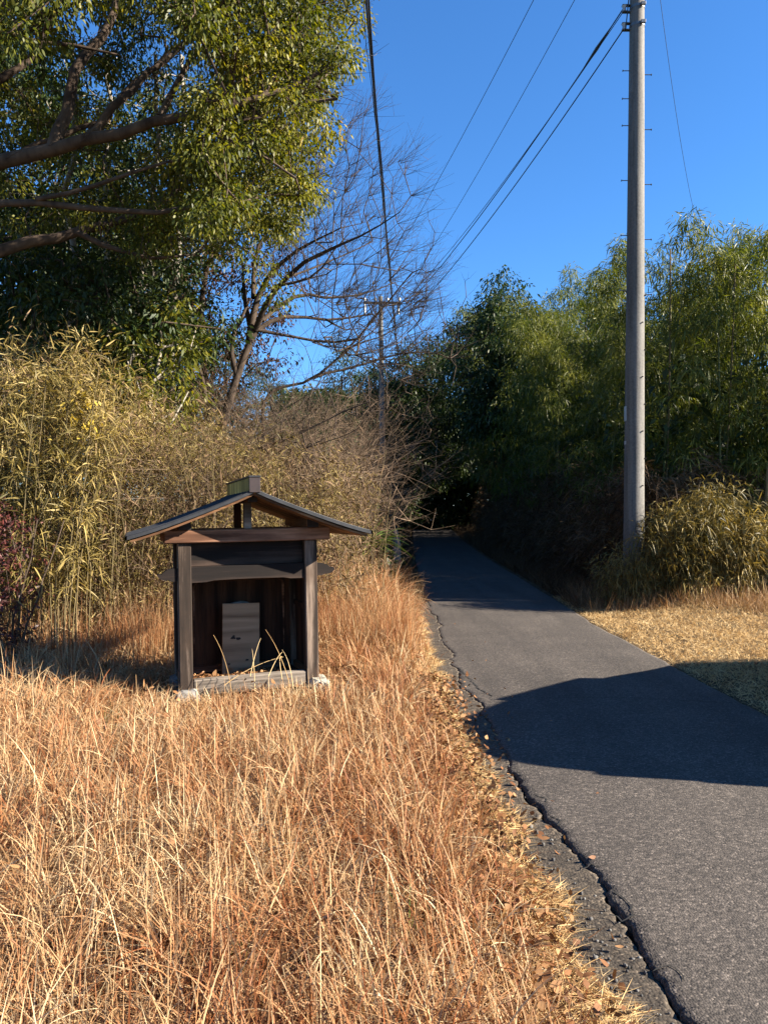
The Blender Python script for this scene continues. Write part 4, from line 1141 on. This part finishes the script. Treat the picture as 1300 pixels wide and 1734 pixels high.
# bare shrubs by the lane: a thing each
def bare_shrub(x0, y0, h, seed, label, mat='twig', n=60, lean=.2, group='bare shrubs beside the lane'):
    rg = np.random.default_rng(seed); z0 = float(hgt(x0, y0))
    root = empty('bare_shrub', (x0, y0, z0)); tag(root, label, 'shrub', group)
    roots = []
    for k in range(6):
        d = unit(np.array([rg.normal(lean, .35), rg.normal(0, .3), 1.0])); l = h * rg.uniform(.6, .9)
        roots.append(([np.array([rg.normal(0, .05), rg.normal(0, .05), -.05]), d * l * .5 + [0, 0, .1], d * l + [rg.normal(.2, .1), 0, -.1]], .022, .006))
    T = crown_pts((lean * h * .45, 0, h * .62), (h * .48, h * .4, h * .42), n, rg, .3)
    items, nodes, _ = grow(roots, T, rg, .25, .06, .003, .003)
    E = nodes[rg.choice(len(nodes), min(330, len(nodes)), replace=False)]
    items += twig_sprays(E, unit(E - [0, 0, h * .3]), 2, rg, (.2, .6), .4, .003, .1, .7)
    tubes('stems', items, M[mat], root)
    return root


bare_shrub(-1.2, 15.5, 4.2, 1, 'tan bare shrub in front of the distant utility pole')
bare_shrub(-2.6, 14.6, 3.6, 2, 'tan bare shrub under the fan of the bare tree')
bare_shrub(-.9, 17.5, 4.2, 3, 'pale twiggy shrub leaning over the left side of the lane')
bare_shrub(-.6, 21.0, 5.0, 4, 'tall pale twiggy shrub reaching over the dark end of the lane', lean=.3)
bare_shrub(-.6, 13.2, 2.8, 5, 'low bare shrub above the right eave of the shrine')
rg = np.random.default_rng(24); n = 42000; y = rg.uniform(14.5, 36, n); x = lane_left(y) - .45 - 3.6 * rg.random(n) ** 1.2; h = (3.0 + .06 * (y - 14)) * (.55 + .7 * patch(x, y, .8, 6)) * ss(lane_left(y) - x, .2, 1.6)
V, F, r_ = leaf_arr(np.stack([x, y, hgt(x, y) + h * rg.random(n)], -1), sph(n, rg), rg.uniform(.09, .2, n), rg.uniform(.04, .09, n), .3, 2, [.3, 1, .1], .9, rg.random(n) * .8, rg)
tag(mesh_np('evergreen_undergrowth', V, F, M['evergreen'], r_), 'dark evergreen undergrowth on the left bank of the shaded lane', 'undergrowth', kind='stuff')
# foliage under the shrubs at the left of the lane
rg = np.random.default_rng(14)
n = 26000; x = rg.uniform(-5, .6, n); y = rg.uniform(13, 34, n); ok = x < lane_left(y) - .7; x, y = x[ok], y[ok]; n = len(x)
z = hgt(x, y) + (2.4 + .05 * (y - 13)) * rg.random(n) ** .8 * (.7 + .5 * patch(x, y, .9))
D = sph(n, rg); V, F, r_ = leaf_arr(np.stack([x, y, z], -1), D, rg.uniform(.10, .26, n), rg.uniform(.02, .045, n), .4, 2, [.3, 1, .05], .9, rg.random(n) * .8, rg)
tag(mesh_np('undergrowth', V, F, M['brush'], r_), 'brown undergrowth on the left bank along the shaded lane', 'undergrowth', kind='stuff')


# ------------------------------------------------------------------ right side: brush wall, bamboo grass clump, grove
rg = np.random.default_rng(15)
n = 90000; y = 13.3 + 26 * rg.random(n) ** 1.7; x = lane_right(y) + .75 + 6.5 * rg.random(n) ** 1.6 + .5 * ss(y, 16, 13)
h = (2.2 + .075 * (y - 13)) * (.65 + .6 * patch(x, y, .8, 2)) * ss(x - lane_right(y), .3, 1.5)
z = hgt(x, y) + h * rg.random(n) ** .8
a = rg.random(n) * 6.283; D = np.stack([np.cos(a), np.sin(a), rg.uniform(-.9, 1.1, n)], -1)
V, F, r_ = leaf_arr(np.stack([x, y, z], -1), D, rg.uniform(.12, .34, n), rg.uniform(.010, .028, n), rg.uniform(.1, .9, n), 3, [.3, 1, .8, .05], .9, np.clip(rg.normal(.45, .25, n), 0, 1), rg)
tag(mesh_np('shaded_brush', V, F, M['brush'], r_), 'dark dry brush under the bamboo along the right side of the lane', 'brush', kind='stuff')


def clump(name, x0, y0, rx, ry, h, n, seed, label, L=(.14, .30), mat='sasa', shift=0.0, group=None):
    rg = np.random.default_rng(seed); z0 = float(hgt(x0, y0)); root = empty(name, (x0, y0, z0)); tag(root, label, 'bamboo grass', group)
    items = []; C = []
    for k in range(max(20, n // 90)):
        a = rg.random() * 6.283; r = rg.random() ** .6; bx_, by_ = rx * .6 * r * math.cos(a), ry * .6 * r * math.sin(a)
        hh = h * (1 - .45 * r * r) * rg.uniform(.75, 1.08); t = np.linspace(0, 1, 8)
        px_ = bx_ * (1 + .75 * t ** 2) + shift * t ** 2; py_ = by_ * (1 + .75 * t ** 2) - .25 * t ** 3 * hh * .3
        P = np.stack([px_, py_, hh * t * (1 - .12 * t ** 3)], -1) + rg.normal(0, .02, (8, 3)); P[0, 2] = -.05
        items.append((P, np.linspace(.006, .002, 8), 4)); C.append(P[1:])
    C = np.concatenate(C); C = C + rg.normal(0, .09, C.shape); per = max(3, n // len(C))
    V, F, r_ = cluster_leaves(C, int(per * 1.5), .22, L[1] * .52, .11, rg, .8, .0, 4, [.3, 1, .95, .6, .03])
    tubes('stems', items, M['sasa_stem'], root); mesh_np('leaves', V, F, M[mat], r_, root)
    return root


clump('bamboo_grass_clump', 5.35, 12.3, 1.1, .7, 2.0, 11000, 3, 'large sunlit clump of drooping bamboo grass right of the utility pole')
clump('bamboo_grass_clump', 6.5, 12.6, .9, .8, 1.9, 6000, 4, 'bamboo grass clump at the right edge, behind the sunlit clump')
clump('bamboo_grass_clump', 4.15, 12.45, .55, .35, 1.15, 2600, 5, 'small dim clump of bamboo grass at the foot of the utility pole', L=(.1, .2))


def bamboo_proto(seed, h, label):
    rg = np.random.default_rng(seed); root = empty('bamboo', (0, 0, 0)); tag(root, label, 'bamboo', 'bamboo stalks of the grove on the right')
    t = np.linspace(0, 1, 22); a = rg.random() * 6.283; bd = h * rg.uniform(.08, .16)
    P = np.stack([math.cos(a) * bd * t ** 2.6, math.sin(a) * bd * t ** 2.6, h * (t - .05 * t ** 4)], -1); P[0, 2] = -.15
    r = .032 * (1 - .85 * t) + .003
    items = [(P, r, 8)]; C = []
    for i in range(46):
        f = .20 + .80 * (i + rg.random()) / 46; p = np.array([np.interp(f, t, P[:, q]) for q in range(3)])
        a = rg.random() * 6.283; l = (1.45 * (1 - .75 * f ** 1.5) + .15) * rg.uniform(.6, 1.1)
        d = np.array([math.cos(a), math.sin(a), .75]); tt = np.linspace(0, 1, 5)[:, None]
        B = p + d * l * tt - np.array([0, 0, .55]) * l * tt ** 2
        items.append((B, np.linspace(.006, .002, 5), 3)); C += [B[2], B[3], B[4]]
    C = np.array(C)
    tubes('culm', items, M['culm'], root)
    V, F, r_ = cluster_leaves(C, 30, .32, .19, .135, rg, .5, .5, 2, [.3, 1, .04]); mesh_np('leaves', V, F, M['bamboo'], r_, root)
    return root


protos = [bamboo_proto(100 + k, h, 'bamboo') for k, h in enumerate([8.4, 9.2, 8.8, 7.8, 9.6])]
rg = np.random.default_rng(77)
spots = []
# (x, y, scale)
front_row = [(5.6, 14.9), (6.5, 14.3), (7.3, 14.9), (8.2, 14.0), (5.0, 16.4), (6.1, 15.9), (7.0, 16.4), (8.1, 15.9), (9.1, 14.9), (10.2, 13.9), (11.2, 13.4), (12.4, 13.0), (9.2, 13.6), (13.4, 13.6), (12.0, 14.8), (10.6, 15.4), (14.8, 13.2), (16.2, 13.8), (11.3, 11.9), (12.6, 11.4), (14.2, 11.2), (10.2, 12.5), (15.8, 10.9)]
for p_ in front_row: spots.append((*p_, 1.0))
for k in range(26):
    x0 = rg.uniform(5.2, 15); y0 = rg.uniform(17, 23); spots.append((x0, y0, rg.uniform(.98, 1.15)))
for k in range(34):
    y0 = rg.uniform(21, 37); x0 = float(lane_right(y0)) + rg.uniform(1.0, 7.5); spots.append((x0, y0, rg.uniform(1.08, 1.32)))
spots.sort(key=lambda s: s[1])
BW = ['leftmost', 'left', 'middle', 'right']
for i, (x0, y0, s) in enumerate(spots):
    p = protos[i % 5]
    u_ = 650 + FPX * x0 / y0
    side = 'beside the lane' if u_ < 900 else 'left of the utility pole' if u_ < 1060 else 'right of the utility pole' if u_ < 1300 else 'past the clearing'
    dep = 'front row' if y0 < 15.2 else 'second row' if y0 < 18 else 'middle' if y0 < 23 else 'rear'
    lab = f'leafy green bamboo in the {dep} of the grove, {side}'
    loc = (x0, y0, float(hgt(x0, y0)))
    vt_ = float(np.interp(u_, [700, 840, 900, 1000, 1060, 1120, 1200, 1300], [560, 470, 445, 470, 440, 370, 350, 335]))
    s = min(s * rg.uniform(.93, 1.07), (CAM_H + (HOR - vt_) / FPX * y0 - loc[2]) / ([8.4, 9.2, 8.8, 7.8, 9.6][i % 5] * .97) * (rg.uniform(.84, 1.0) if i < 24 else rg.uniform(.76, 1.05)))
    if i < 5: p.location = loc; p.rotation_euler = (0, 0, rg.random() * 6.28); p.scale = (s, s, s); p['label'] = lab
    else: copy_tree(p, loc, rg.random() * 6.28, s, lab)

# a few bare bamboo poles that show against the dark
for k, (u0, v0, u1, v1, Y0, lab) in enumerate([(1120, 960, 1135, 420, 14.6, 'thin straight bamboo pole just right of the concrete pole'),
                                               (1213, 900, 1245, 440, 14.5, 'thin pale bamboo pole rising left of the small white speck'),
                                               (1270, 905, 1300, 790, 12.6, 'short tan bamboo pole leaning right at the edge of the clump'),
                                               (1282, 985, 1305, 905, 12.0, 'cut brown bamboo stub leaning at the right edge'),
                                               (1272, 985, 1292, 915, 12.1, 'second cut brown bamboo stub beside the leaning one')]):
    a = px(u0, v0, Y0); b_ = px(u1, v1, Y0); a[2] = hgt(a[0], Y0) - .05
    t = np.linspace(0, 1, 14)[:, None]; P = a + (b_ - a) * t; P[:, 0] += .05 * np.sin(t[:, 0] * 3.1)
    rr = np.full(14, .016 if k < 2 else .024); rr[::3] *= 1.15
    o = tubes('bamboo_pole', [(P, rr, 8)], M['sasa_stem']); tag(o, lab, 'bamboo pole')

# dark evergreens closing the lane
ev = [(6.3, 30.0, (5.0, 30.5, 7.6), (2.2, 2.2, 3.3), 'dark evergreen with rounded top, right of the wires over the lane'),
      (7.2, 40.0, (4.9, 40, 8.6), (3.2, 2.6, 4.2), 'dark broad evergreen leaning over the far end of the lane from the right'),
      (-.9, 37.0, (1.6, 38, 6.6), (3.2, 2.6, 4.2), 'dark evergreen arching over the lane from its left side'),
      (-.4, 41.0, (1.0, 41, 6.0), (2.6, 2.4, 4.0), 'dark evergreen closing the lane from the left')]
first = None
for k, (x0, y0, c, ax, lab) in enumerate(ev):
    o = evergreen((x0, y0, float(hgt(x0, y0))), 9, c, ax, 190, 120, .17, 90 + k, lab, rad=.62, name='dark_evergreen', group='dark evergreens closing the lane')
    first = first or o
src = o
for (x0, y0, rz, s, lab) in [(2.6, 52, .5, 1.1, 'dark evergreen straight behind the end of the lane'), (6.0, 50, 1.5, 1.15, 'dark evergreen behind the end of the lane, to the right'),
                             (-3.0, 36, 2.2, .72, 'dark evergreen left of the shaded lane'), (-1.6, 28.5, 3.3, .62, 'dark low evergreen on the left bank of the lane'),
                             (9.5, 47, 4.4, 1.2, 'tall dark evergreen behind the bamboo'), (13.5, 34, 5.0, 1.1, 'dark evergreen behind the right part of the grove'),
                             (17, 27, .9, 1.0, 'dark evergreen at the far right behind the grove'), (20.5, 21.5, 1.9, 1.0, 'dark evergreen beyond the right edge of the picture'),
                             (12.5, 25.5, 2.9, .95, 'dark evergreen between the bamboo stalks on the right'), (9.3, 27.5, 3.9, .95, 'dark evergreen deep behind the concrete pole'),
                             (3.4, 60, 2.0, 1.2, 'furthest dark evergreen beyond the lane'), (9.0, 41, .3, 1.0, 'dark evergreen right of the far end of the lane'), (8.2, 34, 2.7, .95, 'dark evergreen behind the bamboo beside the shaded lane')]:
    copy_tree(src, (x0, y0, float(hgt(x0, y0))), rz, s, lab)
# dark low foliage that shuts the tunnel at its end
rg = np.random.default_rng(16)
n = 52000; x = rg.uniform(-7, 12, n); y = rg.uniform(44, 50, n); z = hgt(x, y) + 7.5 * rg.random(n)
V, F, r_ = leaf_arr(np.stack([x, y, z], -1), sph(n, rg), rg.uniform(.2, .4, n), rg.uniform(.10, .2, n), .3, 2, [.3, 1, .1], .9, rg.random(n), rg)
tag(mesh_np('far_undergrowth', V, F, M['evergreen'], r_), 'dark evergreen undergrowth closing the far end of the lane', 'undergrowth', kind='stuff')
n = 46000; y = rg.uniform(14, 40, n); x = lane_right(y) + 2.0 + 9 * rg.random(n); z = hgt(x, y) + 4.5 * rg.random(n)
V, F, r_ = leaf_arr(np.stack([x, y, z], -1), sph(n, rg), rg.uniform(.12, .3, n), rg.uniform(.05, .13, n), .3, 2, [.3, 1, .1], .9, rg.random(n) * .7, rg)
tag(mesh_np('grove_undergrowth', V, F, M['evergreen'], r_), 'dark leafy undergrowth beneath the bamboo grove', 'undergrowth', kind='stuff')


# ------------------------------------------------------------------ utility poles and wires
PX, PY = 4.385, 13.0
def build_near_pole():
    z0 = float(hgt(PX, PY)); root = empty('utility_pole', (PX, PY, z0)); tag(root, 'tall round concrete utility pole with step bolts at the right side of the lane', 'utility pole')
    H = 14.0; zz = np.linspace(-.3, H, 30); xx = (zz) * .0082 - .008
    r = .183 - .0055 * zz
    o = tubes('shaft', [(np.stack([xx, 0 * zz, zz], -1), r, 32)], M['concrete'], root)
    X_ = lambda z: z * .0082 - .008; R_ = lambda z: .183 - .0055 * z
    for k in range(5):
        for sg, zb in ((-1, 9.41 - .97 * k), (1, 9.34 - .97 * k)):
            if sg == 1 and k > 4: continue
            z = zb - z0 + (-.0 if k else 0)
            mb = MB(); c = X_(z); mb.cyl((c + sg * (R_(z) - .02), -.02, z), (c + sg * (R_(z) + .115), -.02, z), .008, .008, 8)
            mb.cyl((c + sg * (R_(z) + .113), -.02, z), (c + sg * (R_(z) + .125), -.02, z), .017, .017, 8); mb.build('step_bolt', M['galv'], root)
    mb = MB(); z = 8.91 - z0; c = X_(z); mb.cyl((c - R_(z) + .02, -.03, z), (c - R_(z) - .12, -.03, z), .008, .008, 8); mb.cyl((c - R_(z) - .118, -.03, z), (c - R_(z) - .13, -.03, z), .017, .017, 8); mb.build('step_bolt', M['galv'], root)
    for z_ in np.arange(2.0, 5.6, .95):  # bolt holes / short studs on the sunlit flank
        for dz in (0, .48):
            z = z_ + dz; c = X_(z); mb = MB(); a = R(-35 if dz else -60)
            mb.cyl((c + math.cos(a) * (R_(z) - .01), math.sin(a) * (R_(z) - .01), z), (c + math.cos(a) * (R_(z) + .03), math.sin(a) * (R_(z) + .03), z), .011, .011, 8); mb.build('bolt_socket', M['darksteel'], root)
    for z in (10.52 - z0, 10.20 - z0):
        c = X_(z); mb = MB(); th = .03
        V, F = tube_arr([(c, 0, z - .025), (c, 0, z + .025)], [R_(z) + .006] * 2, 32); mb.add(V, [tuple(f) for f in F])
        mb.box(c + .02, c + .10, -R_(z) - .045, -R_(z) - .003, z - .03, z + .03); mb.build('band', M['galv'], root)
        mb = MB(); x0 = c - R_(z)
        mb.box(x0 - .14, x0 + .02, -.035, .035, z - .065, z - .05, bev=.002); mb.box(x0 - .14, x0 + .02, -.035, .035, z + .05, z + .065, bev=.002)
        mb.cyl((x0 - .10, 0, z - .08), (x0 - .10, 0, z + .08), .008, .008, 8); br = mb.build('insulator_bracket', M['galv'], root)
        mb = MB(); mb.cyl((x0 - .10, 0, z - .049), (x0 - .10, 0, z - .01), .042, .030, 14); mb.cyl((x0 - .10, 0, z - .01), (x0 - .10, 0, z + .01), .030, .030, 14, False); mb.cyl((x0 - .10, 0, z + .01), (x0 - .10, 0, z + .049), .030, .042, 14)
        mb.build('insulator', M['insulator'], br, smooth=False)
    # crossarms above
    for z, w_ in ((13.1, .95), (12.4, .8)):
        c = X_(z); MB().box(c - w_, c + w_, -.20, -.125, z - .04, z + .04).build('crossarm', M['galv'], root)
        for k in (-.9, -.35, .35, .9):
            mb = MB(); x_ = c + k * w_; mb.cyl((x_, -.16, z + .04), (x_, -.16, z + .10), .012, .012, 8); mb.cyl((x_, -.16, z + .08), (x_, -.16, z + .13), .045, .035, 12); mb.cyl((x_, -.16, z + .13), (x_, -.16, z + .17), .035, .02, 12); mb.build('insulator', M['insulator'], root)
    # white plates on the left flank
    z = 3.36 - z0; c = X_(z)
    mb = MB().box(c - R_(z) - .012, c - R_(z) + .004, -.06, .03, z - .13, z + .13, bev=.002); mb.build('number_plate', M['plate'], root)
    z = 2.85 - z0; mb = MB().box(c - R_(z) - .010, c - R_(z) + .004, -.05, .02, z - .03, z + .03, bev=.002); mb.build('number_plate', M['plate'], root)
    return root, z0


npole, npz = build_near_pole()
FX, FY = -.13, 32.0
fz = float(hgt(FX, FY))
fp = empty('utility_pole', (FX, FY, fz)); tag(fp, 'distant slim utility pole with one crossarm seen through bare branches', 'utility pole')
zz = np.linspace(-.2, 11.1 - fz, 14)
tubes('shaft', [(np.stack([.012 * zz * 0 - .012 * (zz - 9), 0 * zz, zz], -1), .155 - .0065 * zz, 20)], M['concrete'], fp)
zc = 10.8 - fz
MB().box(-.75, .85, -.13, -.06, zc - .05, zc + .05).build('crossarm', M['darksteel'], fp)
MB().box(-.05, .85, -.12, -.06, 8.15 - fz - .035, 8.15 - fz + .035).build('bracket_arm', M['darksteel'], fp)
for k in (-.7, -.25, .3, .8):
    mb = MB(); mb.cyl((k, -.1, zc + .05), (k, -.1, zc + .12), .02, .02, 8); mb.cyl((k, -.1, zc + .10), (k, -.1, zc + .2), .06, .04, 10); mb.build('insulator', M['insulator'], fp)
for k in (-.7, .75):
    mb = MB(); mb.cyl((k, -.1, zc - .06), (k, -.1, zc - .2), .03, .06, 10); mb.cyl((k, -.1, zc - .2), (k, -.1, zc - .5), .05, .05, 10); mb.build('cutout_switch', M['galv'], fp)


def wire(name, label, a, b, sag, r, group='overhead lines', n=40, extra=None):
    a = np.array(a, float); b = np.array(b, float); t = np.linspace(0, 1, n)[:, None]
    P = a + (b - a) * t; P[:, 2] -= 4 * sag * (t * (1 - t))[:, 0]
    o = tubes(name, [(P, np.full(n, r), 6)] + (extra(P) if extra else []), M['cable'])
    tag(o, label, 'cable', group); return o


wire('overhead_wire', 'thin overhead wire furthest left of the four running down to the distant pole', (4.05, 12.85, 13.45), (FX - .6, FY - .1, 10.98), .42, .008)
wire('overhead_wire', 'thin overhead wire second from the left running down to the distant pole', (4.85, 12.85, 13.45), (FX + .75, FY - .1, 10.98), .42, .008)
wire('overhead_cable', 'black cable from the upper insulator of the concrete pole', (4.24, 12.98, 10.55), (FX + .12, FY - .12, 9.75), .5, .012, extra=lambda P: [(P[1:4], np.array([.012, .035, .012]), 8)])
wire('overhead_cable', 'thinner cable sagging just left of the cable from the upper insulator', (4.24, 13.0, 10.50), (FX - .02, FY - .14, 9.95), .52, .008)
wire('overhead_cable', 'black cable from the lower insulator of the concrete pole', (4.24, 12.98, 10.18), (FX + .2, FY - .12, 9.3), .5, .012)
wire('jumper_cable', 'short cable rising along the concrete pole from the lower insulator', (4.25, 12.96, 10.14), (4.42, 12.78, 12.2), -.03, .010, None, 12)
wire('overhead_wire', 'very thin wire hanging from the concrete pole down behind the bamboo at right', (4.62, 13.05, 13.0), (9.35, 22.0, 10.2), .75, .005, None)
# telephone bundle overhead, with lashing loops
a = np.array([-.9, -12, 8.5]); b_ = np.array([.66, FY - .1, 8.15]); n = 90
t = np.linspace(0, 1, n); P = a + (b_ - a) * t[:, None]; P[:, 2] -= 4 * 1.15 * t * (1 - t)
P2 = P + np.stack([.018 + .008 * np.sin(t * 60), 0 * t, -.05 + .02 * np.sin(t * 43)], -1)
P3 = P + np.stack([-.02 + .03 * np.sin(t * 50) ** 3, 0 * t, -.02 + .04 * np.sin(t * 47)], -1)
P4 = P + np.stack([-.012 * np.ones(n), 0 * t, -.03 + .01 * np.sin(t * 43)], -1)
items = [(P, np.full(n, .009), 6), (P2, np.full(n, .011), 6), (P3, np.full(n, .004), 5), (P4, np.full(n, .007), 6)]
for k in range(22, 86, 4):
    c = P[k]; ang = np.linspace(0, 2 * math.pi, 12); items.append((np.stack([c[0] + .01 + .07 * np.cos(ang), c[1] + .03 * ang, c[2] - .03 + .06 * np.sin(ang)], -1), np.full(12, .003), 4))
tag(tubes('telephone_cable', items, M['cable']), 'thick black telephone cable bundle with loops hanging above the lane left of centre', 'cable', 'overhead lines')

# ------------------------------------------------------------------ small things
ms = rock('boundary_stone', (0, 0, .55), (.10, .09, .72), M['stone_grey'], None, 9); ms.location = (.30, 17.6, float(hgt(.30, 17.6)) - .1)
tag(ms, 'small round topped grey stone post on the left edge of the lane', 'stone post')
# palm like plant
rg = np.random.default_rng(18); n = 90
x0, y0 = -.22, 12.6; z0 = float(hgt(x0, y0)); a = rg.random(n) * 6.283
V, F, r_ = leaf_arr(np.tile([0, 0, 1.0], (n, 1)) + rg.normal(0, .05, (n, 3)), np.stack([np.cos(a), np.sin(a), rg.uniform(-.1, 1.2, n)], -1), rg.uniform(.4, .75, n), .03, rg.uniform(.1, .6, n), 5, [.4, 1, 1, .8, .5, .05], .5, None, rg)
pl = empty('fan_palm', (x0, y0, z0)); tag(pl, 'small green palm with narrow fronds in the brush right of the shrine roof', 'palm')
mesh_np('fronds', V, F, M['palm'], r_, pl); tubes('stem', [([(0, 0, -.05), (0, 0, .5), (0, 0, 1.05)], [.05, .045, .04], 8)], M['bark'], pl)
# shrub with dark red leaves at the left edge
rg = np.random.default_rng(19); x0, y0 = -4.05, 7.75; z0 = float(hgt(x0, y0))
rsb = empty('red_leaf_shrub', (x0, y0, z0)); tag(rsb, 'shrub with glossy purple and red leaves at the left edge of the picture', 'shrub')
T = crown_pts((-.05, 0, 1.0), (.62, .5, .85), 90, rg, .3)
items, _, _ = grow([([np.array([dx, 0, -.05]), np.array([dx * 2, 0, .7]), np.array([dx * 3.5, 0, 1.5])], .014, .006) for dx in (-.12, 0, .12, .2)], T, rg, .2, .05, .003, .002)
tubes('stems', items, M['bark'], rsb)
V, F, r_ = cluster_leaves(T, 34, .15, .05, .45, rg, .2, .1, 2, [.3, 1, .1]); mesh_np('leaves', V, F, M['redleaf'], r_, rsb)
# sprig of bright yellow leaves
ys_ = empty('yellow_leaf_vine', tuple(px(150, 700, 8.2) * [1, 1, 0] + [0, 0, float(hgt(px(150, 700, 8.2)[0], 8.2))])); tag(ys_, 'vine with bright yellow leaves climbing in the bamboo grass at left', 'vine')
b0 = np.array(ys_.location)
C = np.array([px(u, v, 8.2 + rg.normal(0, .12)) for u, v in zip(rg.normal(150, 22, 12), rg.normal(698, 20, 12))] + [px(105, 755, 8.2), px(95, 775, 8.2), px(140, 740, 8.2)]) - b0
tubes('stem', [([np.array([0, 0, -.05]), np.array([.03, 0, 1.0]), px(120, 780, 8.2) - b0, px(135, 740, 8.2) - b0, px(155, 690, 8.2) - b0], [.008, .007, .006, .005, .003], 5)], M['sasa_stem'], ys_)
V, F, r_ = cluster_leaves(C, 9, .14, .055, .6, rg, .3, .3, 2, [.5, 1, .2]); mesh_np('leaves', V, F, M['yellowleaf'], r_, ys_)


# ------------------------------------------------------------------ parked minivan just outside the picture on the right: casts the big curved shadow
def build_van():
    root = empty('parked_minivan', (4.90, 3.80, 0.02), (0, 0, R(-2)))
    tag(root, 'silver minivan parked on the straw just outside the right edge of the picture', 'minivan')
    paint = plain_mat('silver_paint', (0.50, 0.51, 0.53), 0.3, .6, .04, 6, 0, .6); glass = plain_mat('dark_glass', (.02, .022, .025), .08, 0, .05, 5, 0)
    rub = plain_mat('tyre_rubber', (.02, .02, .02), .85, 0, .2, 20); rim = plain_mat('alloy_rim', (.55, .56, .57), .3, .8, .05, 10, 0)
    lampm = plain_mat('clear_lamp', (.7, .72, .74), .15, 0, .05, 10, 0); red = plain_mat('red_lamp', (.5, .02, .02), .2, 0, .05, 10, 0); blk = plain_mat('black_trim', (.03, .03, .03), .6, 0, .1, 10)
    # stations along y (rear at 0)
    yst = [0, .04, .25, .65, 1.05, 1.6, 2.1, 2.5, 2.9, 3.3, 3.7, 3.95, 4.02]
    zt = [1.30, 1.80, 1.92, 1.98, 1.99, 1.82, 1.60, 1.40, 1.12, .86, .70, .60, .48]
    hw = [.70, .78, .82, .84, .85, .85, .85, .85, .85, .83, .78, .66, .56]
    rw = [.58, .62, .66, .68, .69, .69, .68, .66, .68, .68, .64, .54, .46]
    rows = []
    for y, z, w_, r_w in zip(yst, zt, hw, rw):
        belt = min(1.02, z - .10)
        half = [(w_ * .90, .22), (w_, min(.36, belt * .55)), (w_ * 1.0, min(.72, belt * .8)), (w_ * .99, belt), (r_w + (w_ - r_w) * .35, belt + (z - belt) * .55), (r_w, z - .05 * min(1, (z - belt) / .3)), (r_w * .75, z - .008), (0, z + .012)]
        rows.append([(x, y, zz_) for x, zz_ in half] + [(-x, y, zz_) for x, zz_ in reversed(half[:-1])])
    n = len(rows[0]); V = [p for r_ in rows for p in r_]
    F = [(i * n + j, i * n + j + 1, (i + 1) * n + j + 1, (i + 1) * n + j) for i in range(len(rows) - 1) for j in range(n - 1)]
    F += [(i * n + n - 1, i * n, (i + 1) * n, (i + 1) * n + n - 1) for i in range(len(rows) - 1)]
    F += [tuple(range(n)), tuple((len(rows) - 1) * n + k for k in range(n - 1, -1, -1))]
    body = MB().add(V, F).build('body', paint, root, smooth=True)
    md = body.modifiers.new('smooth', 'SUBSURF'); md.levels = 2; md.render_levels = 2
    # side windows
    for sg in (-1, 1):
        for (ya, yb) in ((.30, .95), (1.02, 1.72), (1.78, 2.35)):
            zb, zc_ = 1.07, 1.68 if yb < 2 else 1.42
            P = [(sg * .842, ya, zb), (sg * .842, yb, zb), (sg * .735, yb - (.3 if yb > 2 else 0), zc_), (sg * .735, ya + .03, zc_ + .04)]
            P2_ = [(p[0] - sg * .06, p[1], p[2]) for p in P]
            MB().add(P + P2_, [(0, 1, 2, 3), (7, 6, 5, 4), (0, 4, 5, 1), (1, 5, 6, 2), (2, 6, 7, 3), (3, 7, 4, 0)]).build('side_window', glass, root)
        MB().box(sg * .87 - .05, sg * .87 + .12 * (sg > 0) - .12 * (sg < 0) + .05 if sg > 0 else sg * .87 + .05, 2.30, 2.42, 1.03, 1.16, bev=.02).build('mirror', paint, root) if sg > 0 else MB().box(-1.04, -.86, 2.30, 2.42, 1.03, 1.16, bev=.02).build('mirror', paint, root)
        MB().box(sg * .60 - .14, sg * .60 + .14, 3.78, 3.93, .46, .60, bev=.03).build('headlight', lampm, root)
        MB().box(sg * .70 - .06, sg * .70 + .06, -.01, .06, .85, 1.2, bev=.015).build('tail_light', red, root)
        for yw in (.72, 3.2):
            wq = MB().cyl((sg * .86, yw, .31), (sg * .66, yw, .31), .31, .31, 32).build('wheel', rub, root, smooth=False)
            MB().cyl((sg * .868, yw, .31), (sg * .84, yw, .31), .20, .19, 24).build('rim', rim, wq)
    P = [(-.60, 1.75, 1.77), (.60, 1.75, 1.77), (.68, 2.75, 1.27), (-.68, 2.75, 1.27)]
    Pb = [(p[0], p[1] - .04, p[2] - .07) for p in P]
    MB().add(P + Pb, [(0, 1, 2, 3), (7, 6, 5, 4), (0, 4, 5, 1), (1, 5, 6, 2), (2, 6, 7, 3), (3, 7, 4, 0)]).build('windscreen', glass, root)
    MB().box(-.60, .60, -.02, .05, 1.15, 1.58, bev=.02).build('rear_window', glass, root)
    MB().box(-.66, .66, 3.86, 4.05, .22, .42, bev=.04).build('bumper', blk, root); MB().box(-.78, .78, -.06, .08, .28, .52, bev=.04).build('bumper', blk, root)


build_van()
